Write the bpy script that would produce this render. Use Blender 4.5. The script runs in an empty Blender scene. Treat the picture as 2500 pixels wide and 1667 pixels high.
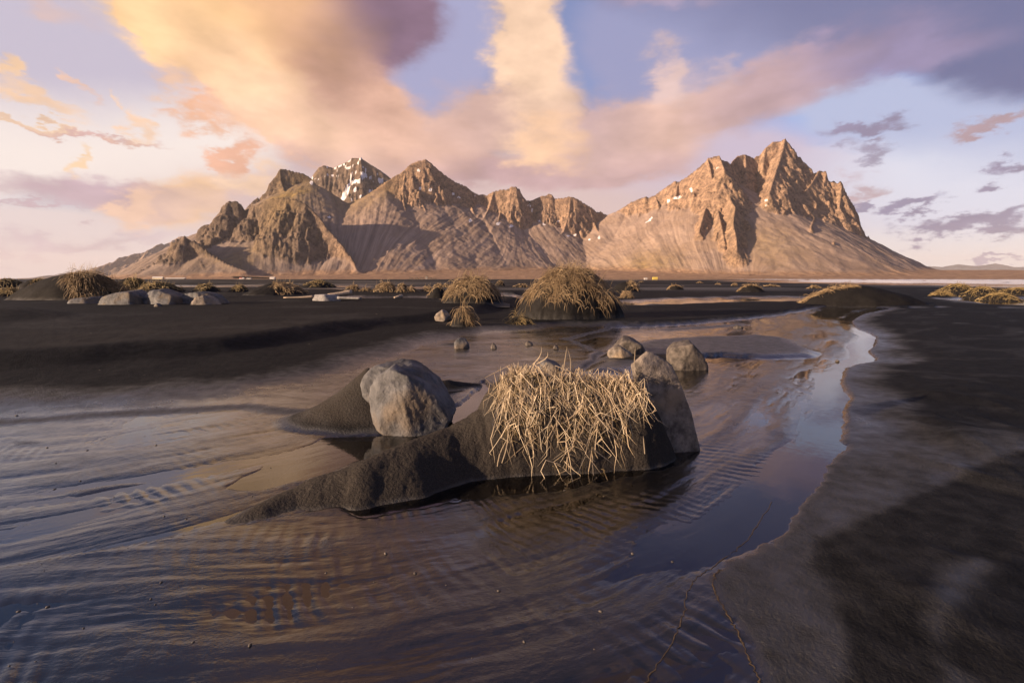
import bpy, math, random
import numpy as np
from mathutils import Vector

# ------------------------------------------------------------------ camera
W_, H_ = 2500.0, 1667.0                    # size of the photograph, used to turn pixels into directions
LENS = 16.0
FPX = W_ * LENS / 36.0
CAM_H = 1.2
HORIZON = 681.0
PITCH = math.atan((H_ / 2 - HORIZON) / FPX)
scene = bpy.context.scene
COL = scene.collection
cam_d = bpy.data.cameras.new('camera')
cam_d.lens = LENS
cam_d.sensor_width = 36.0
cam_d.clip_start = 0.05
cam_d.clip_end = 120000.0
cam = bpy.data.objects.new('camera', cam_d)
COL.objects.link(cam)
cam.location = (0, 0, CAM_H)
cam.rotation_euler = (math.pi / 2 - PITCH, 0, 0)
scene.camera = cam

cp, sp = math.cos(PITCH), math.sin(PITCH)
def ray(px, py):
    a = (px - W_ / 2) / FPX
    b = (H_ / 2 - py) / FPX
    return np.array([a, cp + b * sp, -sp + b * cp])
def ground(px, py, z=0.0):                  # where the line of sight meets the level z
    d = ray(px, py)
    t = (z - CAM_H) / d[2]
    return np.array([d[0] * t, d[1] * t])
def at(px, py, Y):                          # point of the line of sight at depth Y
    d = ray(px, py)
    t = Y / d[1]
    return np.array([d[0] * t, Y, CAM_H + d[2] * t])

# ------------------------------------------------------------------ light
SUN_AZ = math.radians(-111)                 # from +Y (view direction) towards +X
SUN_EL = math.radians(10.5)
SUN_DIR = Vector((math.sin(SUN_AZ) * math.cos(SUN_EL), math.cos(SUN_AZ) * math.cos(SUN_EL), math.sin(SUN_EL)))
sun_d = bpy.data.lights.new('sun', 'SUN')
sun_d.energy = 5.0
sun_d.angle = math.radians(0.6)
sun_d.color = (1.0, 0.70, 0.45)
sun = bpy.data.objects.new('sun', sun_d)
COL.objects.link(sun)
sun.rotation_euler = (-SUN_DIR).to_track_quat('-Z', 'Y').to_euler()
scene.view_settings.view_transform = 'Standard'
scene.view_settings.look = 'None'
scene.view_settings.gamma = 1.0
scene.view_settings.use_curve_mapping = False
EXPO = 1.15
scene.view_settings.exposure = EXPO
scene.cycles.max_bounces = 6
scene.cycles.transparent_max_bounces = 8
scene.cycles.volume_bounces = 0
scene.cycles.caustics_reflective = False
scene.cycles.caustics_refractive = False
scene.cycles.sample_clamp_indirect = 4.0

def lin(c):
    c = np.asarray(c, float) / 255.0
    return np.where(c <= 0.04045, c / 12.92, ((c + 0.055) / 1.055) ** 2.4)

# ------------------------------------------------------------------ sky: Nishita with clouds laid over it by direction
SKY_STRENGTH = 0.1
def build_world():
    w = bpy.data.worlds.new('World')
    scene.world = w
    w.use_nodes = True
    w.cycles.sampling_method = 'MANUAL'
    w.cycles.sample_map_resolution = 512
    nt = w.node_tree
    nt.nodes.clear()
    N, L = nt.nodes.new, nt.links.new
    out = N('ShaderNodeOutputWorld')
    bg = N('ShaderNodeBackground')
    bg.inputs['Strength'].default_value = SKY_STRENGTH
    L(bg.outputs[0], out.inputs['Surface'])
    sky = N('ShaderNodeTexSky')
    sky.sky_type = 'NISHITA'
    sky.sun_disc = False
    sky.sun_elevation = SUN_EL
    sky.sun_rotation = SUN_AZ
    sky.altitude = 0
    sky.air_density = 1.0
    sky.dust_density = 2.0
    sky.ozone_density = 3.0
    tc = N('ShaderNodeTexCoord')
    dirv = tc.outputs['Generated']

    def math_(op, a, b=None, c=None, clamp=False):
        n = N('ShaderNodeMath'); n.operation = op; n.use_clamp = clamp
        for i, v in enumerate((a, b, c)):
            if v is None: continue
            if isinstance(v, (int, float)): n.inputs[i].default_value = v
            else: L(v, n.inputs[i])
        return n.outputs[0]
    def vmath(op, a, b=None, c=None, out_=0):
        n = N('ShaderNodeVectorMath'); n.operation = op
        for i, v in enumerate((a, b, c)):
            if v is None: continue
            if isinstance(v, (tuple, list, np.ndarray)): n.inputs[i].default_value = tuple(float(q) for q in v)
            else: L(v, n.inputs[i])
        return n.outputs[out_]
    def noise(vec, scale, detail=6, rough=0.55, col=False, dist=0.0):
        n = N('ShaderNodeTexNoise'); n.inputs['Scale'].default_value = scale
        n.inputs['Detail'].default_value = detail; n.inputs['Roughness'].default_value = rough
        n.inputs['Distortion'].default_value = dist
        L(vec, n.inputs['Vector'])
        return n.outputs['Color' if col else 'Fac']
    def ramp(v, a, b, lo=0.0, hi=1.0, smooth=True):
        n = N('ShaderNodeMapRange'); n.interpolation_type = 'SMOOTHSTEP' if smooth else 'LINEAR'
        n.inputs[1].default_value = a; n.inputs[2].default_value = b
        n.inputs[3].default_value = lo; n.inputs[4].default_value = hi
        L(v, n.inputs[0]); return n.outputs[0]
    def mix(f, a, b):
        n = N('ShaderNodeMix'); n.data_type = 'RGBA'
        if isinstance(f, float): n.inputs[0].default_value = f
        else: L(f, n.inputs[0])
        for i, v in ((6, a), (7, b)):
            if isinstance(v, (tuple, list, np.ndarray)): n.inputs[i].default_value = (*[float(q) for q in v], 1.0)
            else: L(v, n.inputs[i])
        return n.outputs[2]

    sep = N('ShaderNodeSeparateXYZ'); L(dirv, sep.inputs[0])
    dx, dy, dz = sep.outputs
    az = math_('ARCTAN2', dx, dy)
    el = math_('ARCSINE', dz)
    elc = math_('MAXIMUM', el, -0.02)
    # flattened direction: clouds sit in layers, so noise is stretched sideways towards the horizon
    sq = vmath('MULTIPLY', dirv, (1.0, 1.0, 2.2))
    wn = noise(sq, 3.2, 3, 0.55, col=True)
    warp = vmath('SUBTRACT', wn, (0.5, 0.5, 0.5))
    wn2 = noise(sq, 12.0, 5, 0.62, col=True)
    warp2 = vmath('SUBTRACT', wn2, (0.5, 0.5, 0.5))
    wsep = N('ShaderNodeSeparateXYZ'); L(vmath('ADD', vmath('MULTIPLY', warp, (0.15, 0.10, 0)), vmath('MULTIPLY', warp2, (0.095, 0.07, 0))), wsep.inputs[0])
    fb = noise(sq, 6.0, 6, 0.56)
    fb_soft = noise(sq, 2.3, 3, 0.5)
    azw = math_('ADD', az, wsep.outputs[0])
    elw = math_('ADD', elc, wsep.outputs[1])
    # distance of clouds shrinks the warp near the horizon
    def vec3(s):
        n = N('ShaderNodeCombineXYZ'); L(s, n.inputs[0]); L(s, n.inputs[1]); L(s, n.inputs[2]); return n.outputs[0]
    AZ, EL = vec3(azw), vec3(elw)

    def azel(px, py):
        d = ray(px, py); d = d / np.linalg.norm(d)
        return np.array([math.atan2(d[0], d[1]), math.asin(d[2])])
    scale = 1.06 / SKY_STRENGTH / (2.0 ** EXPO)

    # clear sky, Nishita pulled a little to violet
    base = vmath('MULTIPLY', sky.outputs[0], SKY_TINT)

    def accumulate(feats, AZ, EL):
        D = None; C = None
        for (cx, cy, rx, ry, rot, wgt, col) in feats:
            c = azel(cx, cy)
            th = math.radians(rot)
            e1 = azel(cx + rx * math.cos(th), cy - rx * math.sin(th)) - c
            e2 = azel(cx + ry * math.sin(th), cy + ry * math.cos(th)) - c
            M = np.linalg.inv(np.array([[e1[0], e2[0]], [e1[1], e2[1]]]))
            o = -M @ c
            q = vmath('MULTIPLY_ADD', EL, (M[0, 1], M[1, 1], 0), (o[0], o[1], 0))
            q = vmath('MULTIPLY_ADD', AZ, (M[0, 0], M[1, 0], 0), q)
            r = vmath('LENGTH', q, out_=1)
            v = ramp(r, 0.1, 1.5, wgt, 0.0)
            colv = lin(col) * scale
            term = N('ShaderNodeVectorMath'); term.operation = 'SCALE'
            term.inputs[0].default_value = tuple(colv); L(v, term.inputs[3])
            D = v if D is None else math_('ADD', D, v)
            C = term.outputs[0] if C is None else vmath('ADD', C, term.outputs[0])
        inv = math_('DIVIDE', 1.0, math_('MAXIMUM', D, 1e-4))
        n = N('ShaderNodeVectorMath'); n.operation = 'SCALE'; L(C, n.inputs[0]); L(inv, n.inputs[3])
        return D, n.outputs[0]

    # broad tone of the clear air (large soft patches)
    AZ0, EL0 = vec3(math_('ADD', az, math_('MULTIPLY', wsep.outputs[0], 0.5))), vec3(math_('ADD', elc, math_('MULTIPLY', wsep.outputs[1], 0.5)))
    Dt, Ct = accumulate(TONES, AZ0, EL0)
    base = mix(ramp(Dt, 0.0, 0.35, 0.4, 1.0), base, Ct)

    D, C = accumulate([c for c in CLOUDS if c[2] * c[3] > 7000], AZ, EL)
    w3 = N('ShaderNodeSeparateXYZ'); L(vmath('MULTIPLY', warp2, (0.085, 0.06, 0)), w3.inputs[0])
    D2, C2 = accumulate([c for c in CLOUDS if c[2] * c[3] <= 7000], vec3(math_('ADD', azw, w3.outputs[0])), vec3(math_('ADD', elw, w3.outputs[1])))
    # everywhere else: the same kind of broken cloud from noise alone
    gen = ramp(fb_soft, 0.47, 0.66)
    gcol = mix(ramp(fb, 0.38, 0.62), tuple(lin((118, 104, 128)) * scale), tuple(lin((190, 152, 140)) * scale))
    inview = ramp(D, 0.0, 0.25)
    far_out = math_('MAXIMUM', ramp(math_('ABSOLUTE', az), 0.95, 1.25), ramp(el, 0.62, 0.8))
    gen = math_('MULTIPLY', gen, far_out)
    Dn = math_('MULTIPLY', D, math_('MULTIPLY_ADD', fb, 1.3, 0.35))
    alpha = ramp(Dn, 0.06, 0.82)
    # light side / dark side: the cloud is thicker away from the sun
    off = vmath('ADD', sq, tuple(np.array(SUN_DIR) * 0.05))
    fb2 = noise(off, 6.0, 4, 0.5)
    shade = math_('MULTIPLY_ADD', math_('SUBTRACT', fb, fb2), 0.9, 1.0)
    shade = math_('MULTIPLY', shade, math_('MULTIPLY_ADD', fb, 0.12, 0.94))
    n = N('ShaderNodeVectorMath'); n.operation = 'SCALE'; L(C, n.inputs[0]); L(shade, n.inputs[3])
    col = mix(math_('MULTIPLY', gen, 0.85), base, gcol)
    col = mix(alpha, col, n.outputs[0])
    alpha2 = ramp(math_('MULTIPLY', D2, math_('MULTIPLY_ADD', fb, 1.9, 0.05)), 0.0, 1.0, 0.0, 0.95)
    n2 = N('ShaderNodeVectorMath'); n2.operation = 'SCALE'; L(C2, n2.inputs[0]); L(shade, n2.inputs[3])
    col = mix(alpha2, col, n2.outputs[0])
    L(col, bg.inputs['Color'])

SKY_TINT = (1.05, 0.92, 1.08)
# (x, y, half width, half height, tilt, weight, colour) in the photograph; turned into directions above
TONES = [
    (120, 350, 620, 110, 3, 1.0, (245, 232, 226)),
    (120, 640, 700, 110, 0, 1.2, (226, 211, 211)),
    (250, 150, 420, 160, 0, 0.8, (196, 188, 206)),
    (1070, 110, 130, 160, 0, 0.9, (164, 165, 200)),
    (1650, 130, 260, 150, 0, 0.9, (150, 154, 192)),
    (1900, 0, 600, 120, 0, 1.0, (122, 127, 165)),
    (2450, 60, 260, 160, 0, 1.0, (104, 111, 152)),
    (2250, 300, 420, 90, -10, 0.9, (178, 188, 220)),
    (2250, 480, 480, 110, 0, 0.9, (218, 220, 236)),
    (2300, 620, 600, 60, 0, 0.9, (236, 228, 226)),
    (1250, 560, 700, 140, 0, 1.0, (214, 188, 186)),
    (1750, 430, 300, 100, 0, .9, (200, 186, 206)),
    (1250, -500, 2500, 330, 0, 1.0, (98, 101, 145)),
]
CLOUDS = [
    (420, 10, 150, 120, 0, .9, (255, 208, 152)),
    (520, 110, 240, 110, -40, 1.0, (255, 205, 150)),
    (700, 40, 190, 130, -20, 1.2, (236, 184, 142)),
    (650, 240, 300, 75, -35, 1.1, (255, 212, 178)),
    (930, 45, 160, 120, -15, 1.8, (130, 104, 126)),
    (800, 165, 150, 90, -35, 1.0, (176, 134, 120)),
    (800, 330, 250, 75, -12, 1.0, (244, 196, 170)),
    (980, 340, 190, 80, -10, 1.0, (234, 188, 168)),
    (890, 240, 130, 80, -20, 1.0, (218, 172, 150)),
    (1270, 20, 84, 190, 0, 1.15, (250, 211, 180)),
    (1295, 210, 82, 160, 4, 1.1, (249, 210, 180)),
    (1345, 350, 85, 75, 10, 1.0, (246, 200, 164)),
    (1180, 310, 130, 80, 0, 0.9, (208, 172, 162)),
    (1090, 415, 380, 45, 0, 1.0, (190, 156, 158)),
    (1450, 330, 130, 90, 0, 0.9, (196, 166, 168)),
    (1590, 330, 210, 85, 22, .95, (224, 184, 168)),
    (1640, 200, 70, 70, 0, .8, (214, 184, 178)),
    (1760, 170, 50, 50, 0, .5, (214, 184, 182)),
    (1850, 240, 250, 75, 22, .95, (194, 164, 170)),
    (2200, 120, 320, 80, 16, .95, (142, 132, 166)),
    (1480, 430, 260, 45, 8, 0.8, (202, 168, 170)),
    (1620, 5, 200, 36, 0, 0.7, (172, 156, 182)),
    (10, 165, 60, 45, -20, 1.2, (250, 208, 168)),
    (90, 255, 150, 26, -14, 1.0, (248, 208, 175)),
    (60, 300, 150, 12, -6, 1.0, (250, 214, 178)),
    (210, 330, 200, 11, -9, 1.0, (212, 172, 166)),
    (325, 310, 42, 40, 0, 1.1, (250, 208, 174)),
    (300, 250, 16, 14, 0, .8, (250, 208, 174)),
    (205, 212, 22, 32, 0, 0.9, (240, 198, 176)),
    (450, 225, 60, 42, -20, 0.9, (246, 200, 166)),
    (500, 295, 75, 28, 5, 1.0, (238, 182, 148)),
    (560, 370, 42, 46, 0, 1.0, (230, 174, 146)),
    (280, 480, 300, 40, -5, .95, (196, 170, 180)),
    (205, 405, 24, 40, 0, 1.0, (246, 208, 168)),
    (330, 512, 70, 42, 10, 1.3, (242, 200, 174)),
    (490, 490, 110, 68, 0, 1.0, (240, 198, 162)),
    (620, 450, 80, 50, 0, 0.9, (244, 206, 176)),
    (80, 500, 180, 11, 0, 0.9, (198, 170, 180)),
    (230, 580, 260, 24, 3, 0.7, (200, 178, 188)),
    (160, 20, 90, 40, -25, 0.7, (222, 190, 182)),
    (2160, 315, 95, 26, 5, 1.1, (136, 128, 156)),
    (2130, 375, 46, 18, 5, 0.8, (150, 142, 166)),
    (2440, 325, 100, 24, 24, 1.1, (176, 150, 158)),
    (2240, 490, 95, 18, 22, 1.1, (136, 130, 160)),
    (2310, 545, 110, 24, 4, 1.3, (132, 126, 156)),
    (2450, 530, 85, 24, 14, 1.1, (138, 132, 160)),
    (2480, 432, 60, 17, 14, 1.1, (140, 132, 160)),
    (2122, 508, 26, 10, 0, 1.1, (142, 136, 164)),
    (2410, 628, 120, 9, 5, 1.1, (152, 146, 172)),
    (2075, 470, 36, 46, 0, 0.9, (196, 168, 174)),
    (760, -260, 380, 190, 0, 1.3, (178, 134, 112)),
    (1000, -450, 420, 160, 0, 1.0, (120, 96, 100)),
    (1300, -230, 150, 180, 0, 1.0, (196, 155, 130)),
    (1500, -480, 420, 160, 0, 0.9, (138, 112, 110)),
]
build_world()
# ------------------------------------------------------------------ helpers
def hash2(ix, iy, seed):
    h = (ix.astype(np.int64) * 374761393 + iy.astype(np.int64) * 668265263 + seed * 974634777) & 0xffffffff
    h = ((h ^ (h >> 13)) * 1274126177) & 0xffffffff
    return (h ^ (h >> 16)) & 0xffffffff
TAB = np.array([[math.cos(a), math.sin(a)] for a in np.linspace(0, 2 * math.pi, 64, endpoint=False)])
def perlin(x, y, seed=0):
    x = np.asarray(x, float); y = np.asarray(y, float)
    ix, iy = np.floor(x), np.floor(y)
    fx, fy = x - ix, y - iy
    u = fx * fx * fx * (fx * (fx * 6 - 15) + 10); v = fy * fy * fy * (fy * (fy * 6 - 15) + 10)
    def g(a, b):
        t = TAB[hash2(ix + a, iy + b, seed) & 63]
        return t[..., 0] * (fx - a) + t[..., 1] * (fy - b)
    n0 = g(0, 0) * (1 - u) + g(1, 0) * u
    n1 = g(0, 1) * (1 - u) + g(1, 1) * u
    return (n0 * (1 - v) + n1 * v) * 1.5
def fbm(x, y, o=4, seed=0, gain=0.5):
    a, t, s = 1.0, 0.0, 0.0
    for i in range(o):
        t = t + a * perlin(x * 2 ** i + 17.3 * i, y * 2 ** i - 9.1 * i, seed + i); s += a; a *= gain
    return t / s
def ridged(x, y, o=4, seed=0, gain=0.5):
    a, t, s = 1.0, 0.0, 0.0
    for i in range(o):
        t = t + a * (1 - np.abs(perlin(x * 2 ** i + 11.7 * i, y * 2 ** i + 5.3 * i, seed + i)) * 1.6); s += a; a *= gain
    return t / s
def noise3(p, seed=0):                      # three crossed planes of noise: enough for stones
    return (perlin(p[:, 0] + .37 * p[:, 2], p[:, 1] - .21 * p[:, 2], seed) + perlin(p[:, 1] + 5.2, p[:, 2] + .3 * p[:, 0], seed + 7)
            + perlin(p[:, 2] - 3.1, p[:, 0] + .25 * p[:, 1], seed + 13)) / 1.9
def fbm3(p, o=4, seed=0, gain=.5):
    a, t, s = 1.0, 0.0, 0.0
    for i in range(o):
        t = t + a * noise3(p * 2 ** i, seed + 31 * i); s += a; a *= gain
    return t / s
def sstep(a, b, x):
    t = np.clip((x - a) / (b - a), 0, 1)
    return t * t * (3 - 2 * t)
def smax(a, b, k):
    h = np.clip(0.5 + 0.5 * (a - b) / k, 0, 1)
    return b * (1 - h) + a * h + k * h * (1 - h)

def seg_dist(x, y, a, b):
    dx, dy = b[0] - a[0], b[1] - a[1]
    l2 = dx * dx + dy * dy + 1e-12
    t = np.clip(((x - a[0]) * dx + (y - a[1]) * dy) / l2, 0, 1)
    return np.hypot(x - a[0] - t * dx, y - a[1] - t * dy), t
def sdf(x, y, poly):                        # signed distance to a polygon, positive inside
    d = np.full(x.shape, 1e9)
    inside = np.zeros(x.shape, bool)
    n = len(poly)
    for i in range(n):
        a, b = poly[i], poly[(i + 1) % n]
        d = np.minimum(d, seg_dist(x, y, a, b)[0])
        if a[1] != b[1]:
            c = ((a[1] > y) != (b[1] > y)) & (x < (b[0] - a[0]) * (y - a[1]) / (b[1] - a[1]) + a[0])
            inside ^= c
    return np.where(inside, d, -d)
def smooth_line(p, n=8):                    # Catmull-Rom through the points
    p = np.asarray(p, float); out = []
    q = np.vstack([2 * p[0] - p[1], p, 2 * p[-1] - p[-2]])
    for i in range(1, len(q) - 2):
        for k in range(n):
            t = k / n
            out.append(0.5 * ((2 * q[i]) + (-q[i - 1] + q[i + 1]) * t + (2 * q[i - 1] - 5 * q[i] + 4 * q[i + 1] - q[i + 2]) * t * t
                              + (-q[i - 1] + 3 * q[i] - 3 * q[i + 1] + q[i + 2]) * t ** 3))
    out.append(p[-1])
    return np.array(out)

def mesh_obj(name, verts, faces, mat=None, parent=None, smooth=True, attrs=None):
    verts = np.ascontiguousarray(verts, dtype=np.float32)
    me = bpy.data.meshes.new(name)
    if isinstance(faces, np.ndarray):
        k = faces.shape[1]
        me.vertices.add(len(verts)); me.vertices.foreach_set('co', verts.ravel())
        me.loops.add(faces.size); me.loops.foreach_set('vertex_index', faces.astype(np.int32).ravel())
        me.polygons.add(len(faces)); me.polygons.foreach_set('loop_start', np.arange(0, faces.size, k, dtype=np.int32))
        me.update(calc_edges=True)
    else:
        me.from_pydata(verts.tolist(), [], faces)
    if smooth:
        me.polygons.foreach_set('use_smooth', np.ones(len(me.polygons), dtype=bool))
    for k, v in (attrs or {}).items():
        v = np.asarray(v, dtype=np.float32)
        if v.ndim == 1:
            a = me.attributes.new(k, 'FLOAT', 'POINT'); a.data.foreach_set('value', v)
        else:
            a = me.attributes.new(k, 'FLOAT_VECTOR', 'POINT'); a.data.foreach_set('vector', np.ascontiguousarray(v).ravel())
    me.validate()
    if mat: me.materials.append(mat)
    o = bpy.data.objects.new(name, me)
    COL.objects.link(o)
    if parent: o.parent = parent
    return o
def grid_faces(nr, nc):
    i = np.arange(nr * nc).reshape(nr, nc)
    return np.stack([i[:-1, :-1].ravel(), i[:-1, 1:].ravel(), i[1:, 1:].ravel(), i[1:, :-1].ravel()], 1)
def tag(o, label=None, cat=None, group=None, kind=None):
    if label: o['label'] = label
    if cat: o['category'] = cat
    if group: o['group'] = group
    if kind: o['kind'] = kind
    return o
def empty(name, loc, label, cat, group=None):
    o = bpy.data.objects.new(name, None); COL.objects.link(o)
    o.location = tuple(float(v) for v in loc); o.empty_display_size = 0.1
    return tag(o, label, cat, group)

# ------------------------------------------------------------------ materials
class Mat:
    def __init__(self, name):
        self.m = bpy.data.materials.new(name); self.m.use_nodes = True
        self.nt = self.m.node_tree; self.nt.nodes.clear()
        self.out = self.nt.nodes.new('ShaderNodeOutputMaterial')
    def n(self, t, **kw):
        x = self.nt.nodes.new(t)
        for k, v in kw.items(): setattr(x, k, v)
        return x
    def set(self, sock, v):
        if isinstance(v, bpy.types.NodeSocket): self.nt.links.new(v, sock)
        elif isinstance(v, (tuple, list)) and sock.type == 'RGBA' and len(v) == 3: sock.default_value = (*v, 1)
        else: sock.default_value = v
    def math(self, op, a, b=None, c=None, clamp=False):
        x = self.n('ShaderNodeMath', operation=op, use_clamp=clamp)
        for i, v in enumerate((a, b, c)):
            if v is not None: self.set(x.inputs[i], v)
        return x.outputs[0]
    def vmath(self, op, a, b=None):
        x = self.n('ShaderNodeVectorMath', operation=op)
        self.set(x.inputs[0], a)
        if b is not None: self.set(x.inputs[1], b)
        return x.outputs[0]
    def mix(self, f, a, b):
        x = self.n('ShaderNodeMix', data_type='RGBA')
        self.set(x.inputs[0], f); self.set(x.inputs[6], a); self.set(x.inputs[7], b)
        return x.outputs[2]
    def lerp(self, f, a, b):
        x = self.n('ShaderNodeMix', data_type='FLOAT')
        self.set(x.inputs[0], f); self.set(x.inputs[2], a); self.set(x.inputs[3], b)
        return x.outputs[0]
    def ramp(self, v, a, b, lo=0.0, hi=1.0):
        x = self.n('ShaderNodeMapRange', interpolation_type='SMOOTHSTEP')
        self.set(x.inputs[0], v); self.set(x.inputs[1], a); self.set(x.inputs[2], b); self.set(x.inputs[3], lo); self.set(x.inputs[4], hi)
        return x.outputs[0]
    def attr(self, name, vec=False):
        x = self.n('ShaderNodeAttribute', attribute_name=name)
        return x.outputs['Vector' if vec else 'Fac']
    def pos(self, scale=(1, 1, 1), obj=True):
        v = self.n('ShaderNodeTexCoord').outputs['Object'] if obj else self.n('ShaderNodeNewGeometry').outputs['Position']
        return self.vmath('MULTIPLY', v, scale)
    def noise(self, vec, scale, detail=4, rough=0.55, dist=0.0):
        x = self.n('ShaderNodeTexNoise')
        self.set(x.inputs['Vector'], vec); self.set(x.inputs['Scale'], scale); self.set(x.inputs['Detail'], float(detail))
        self.set(x.inputs['Roughness'], rough); self.set(x.inputs['Distortion'], dist)
        return x.outputs['Fac']
    def bump(self, h, strength, dist, normal=None):
        x = self.n('ShaderNodeBump'); self.set(x.inputs['Height'], h); self.set(x.inputs['Strength'], strength); self.set(x.inputs['Distance'], dist)
        if normal is not None: self.set(x.inputs['Normal'], normal)
        return x.outputs[0]
    def principled(self, color, rough, normal=None, spec=0.5, ior=1.45, **kw):
        x = self.n('ShaderNodeBsdfPrincipled')
        self.set(x.inputs['Base Color'], color); self.set(x.inputs['Roughness'], rough)
        self.set(x.inputs['Specular IOR Level'], spec); self.set(x.inputs['IOR'], ior)
        for k, v in kw.items(): self.set(x.inputs[k], v)
        if normal is not None: self.set(x.inputs['Normal'], normal)
        self.nt.links.new(x.outputs[0], self.out.inputs['Surface'])
        return self.m

def make_sand():
    M = Mat('black_sand')
    wet = M.attr('wet'); flow = M.attr('flow', True)
    p = M.pos(obj=False)
    grain = M.noise(p, 160.0, 3, 0.7)
    med = M.noise(p, 9.0, 5, 0.6)
    big = M.noise(p, 0.9, 4, 0.55)
    dry = M.mix(M.ramp(med, 0.3, 0.7), (0.0066, 0.0071, 0.0084), (0.0142, 0.0147, 0.0165))
    dry = M.mix(M.ramp(grain, 0.60, 0.76), dry, (0.046, 0.046, 0.049))
    dry = M.mix(M.attr('pale'), dry, M.mix(M.ramp(grain, 0.3, 0.75), (0.026, 0.0225, 0.020), (0.062, 0.055, 0.049)))
    wetc = M.mix(M.ramp(med, 0.3, 0.7), (0.006, 0.0057, 0.0057), (0.011, 0.0102, 0.0098))
    wf = M.math('ADD', wet, M.math('MULTIPLY', M.math('SUBTRACT', med, 0.5), M.math('MULTIPLY', M.math('MULTIPLY', wet, M.math('SUBTRACT', 1.0, wet)), 2.2)), clamp=True)
    col = M.mix(wf, dry, wetc)
    rough = M.lerp(M.ramp(wf, 0.1, 1.0), 0.80, M.lerp(M.ramp(big, 0.3, 0.7), 0.05, 0.14))
    spec = M.lerp(M.ramp(wf, 0.02, 0.6), 0.03, 0.5)
    fl = M.vmath('MULTIPLY', flow, (7.0, 26.0, 1.0))
    flow_n = M.noise(fl, 1.0, 5, 0.6, 0.4)
    nrm = M.bump(flow_n, M.lerp(wf, 0.0, 0.26), 0.010)
    wg = M.ramp(wf, 0.45, 0.95)
    nrm = M.bump(M.noise(p, 62.0, 2, 0.5), M.lerp(wg, 0.75, 0.0), 0.009, nrm)
    nrm = M.bump(med, M.lerp(wg, 0.4, 0.03), 0.02, nrm)
    nrm = M.bump(grain, M.lerp(wg, 0.7, 0.025), 0.005, nrm)
    return M.principled(col, rough, nrm, spec, 1.95)

def make_water(name, rough=0.02, amp=0.4, dark=(0.55, 0.5, 0.46)):
    M = Mat(name)
    flow = M.attr('flow', True)
    a = M.noise(M.vmath('MULTIPLY', flow, (3.0, 11.0, 1.0)), 1.0, 4, 0.55, 0.6)
    b = M.noise(M.vmath('MULTIPLY', flow, (16.0, 5.0, 1.0)), 1.0, 3, 0.5, 0.8)
    calm = M.ramp(M.noise(M.pos(obj=False), 0.7, 3, 0.5), 0.42, 0.6)
    nrm = M.bump(a, M.lerp(calm, 0.06, amp * .6), 0.010)
    nrm = M.bump(b, M.lerp(calm, 0.05, amp * 0.35), 0.006, nrm)
    fr = M.n('ShaderNodeFresnel'); fr.inputs['IOR'].default_value = 1.95; M.set(fr.inputs['Normal'], nrm)
    gl = M.n('ShaderNodeBsdfGlossy'); gl.inputs['Roughness'].default_value = rough; M.set(gl.inputs['Normal'], nrm)
    gl.inputs['Color'].default_value = (1, 1, 1, 1)
    tr = M.n('ShaderNodeBsdfTransparent'); tr.inputs['Color'].default_value = (*dark, 1)
    mx = M.n('ShaderNodeMixShader')
    M.set(mx.inputs[0], fr.outputs[0]); M.set(mx.inputs[1], tr.outputs[0]); M.set(mx.inputs[2], gl.outputs[0])
    M.nt.links.new(mx.outputs[0], M.out.inputs['Surface'])
    return M.m

def make_mountain():
    M = Mat('mountain_rock_and_scree')
    rock, grass, snow, fo = M.attr('rock'), M.attr('grass'), M.attr('snow'), M.attr('foot')
    st = M.attr('fall', True)
    p = M.pos(obj=False)
    n1 = M.noise(p, 0.035, 6, 0.65)
    n2 = M.noise(p, 0.006, 4, 0.55)
    n4 = M.noise(p, 0.11, 4, 0.6)
    streak = M.noise(M.vmath('MULTIPLY', st, (0.034, 0.0020, 1.0)), 1.0, 7, 0.7)
    rockc = M.mix(M.ramp(n1, 0.3, 0.7), (0.15, 0.105, 0.080), (0.42, 0.285, 0.195))
    screec = M.mix(M.ramp(streak, 0.30, 0.70), (0.19, 0.143, 0.124), (0.43, 0.325, 0.265))
    screec = M.mix(M.ramp(n2, 0.4, 0.68, 0.0, 0.5), screec, (0.27, 0.19, 0.135))
    grassc = M.mix(M.ramp(n1, 0.35, 0.65), (0.16, 0.118, 0.055), (0.32, 0.225, 0.095))
    footc = M.mix(M.ramp(n1, 0.35, 0.65), (0.24, 0.15, 0.095), (0.42, 0.275, 0.175))
    rockc = M.mix(M.ramp(n4, 0.47, 0.34, 0.0, 0.75), rockc, (0.07, 0.055, 0.047))
    rockc = M.mix(M.math('MULTIPLY', M.attr('mottle_and_shade'), 0.8), rockc, M.mix(M.ramp(n1, 0.35, 0.65), (0.068, 0.056, 0.048), (0.165, 0.130, 0.105)))  # shade on the left massif and snow peak, painted into the rock colour
    screec = M.mix(M.math('MULTIPLY', M.attr('mottle_and_shade'), 0.55), screec, M.mix(M.ramp(streak, 0.34, 0.66), (0.11, 0.095, 0.088), (0.23, 0.195, 0.175)))  # scree darkened in the same places, also painted shade
    c = M.mix(rock, screec, rockc)
    c = M.mix(M.math('MULTIPLY', grass, M.ramp(n1, 0.25, 0.5, 0.35, 1.0)), c, grassc)
    c = M.mix(fo, c, footc)
    c = M.mix(M.ramp(snow, 0.45, 0.55), c, (0.82, 0.80, 0.82))
    nrm = M.bump(n1, M.lerp(rock, 0.22, 0.75), 14.0)
    nrm = M.bump(n4, M.lerp(rock, 0.25, 0.9), 5.0, nrm)
    nrm = M.bump(streak, M.lerp(rock, 0.5, 0.25), 7.0, nrm)
    return M.principled(c, 0.92, nrm, 0.15)

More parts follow.
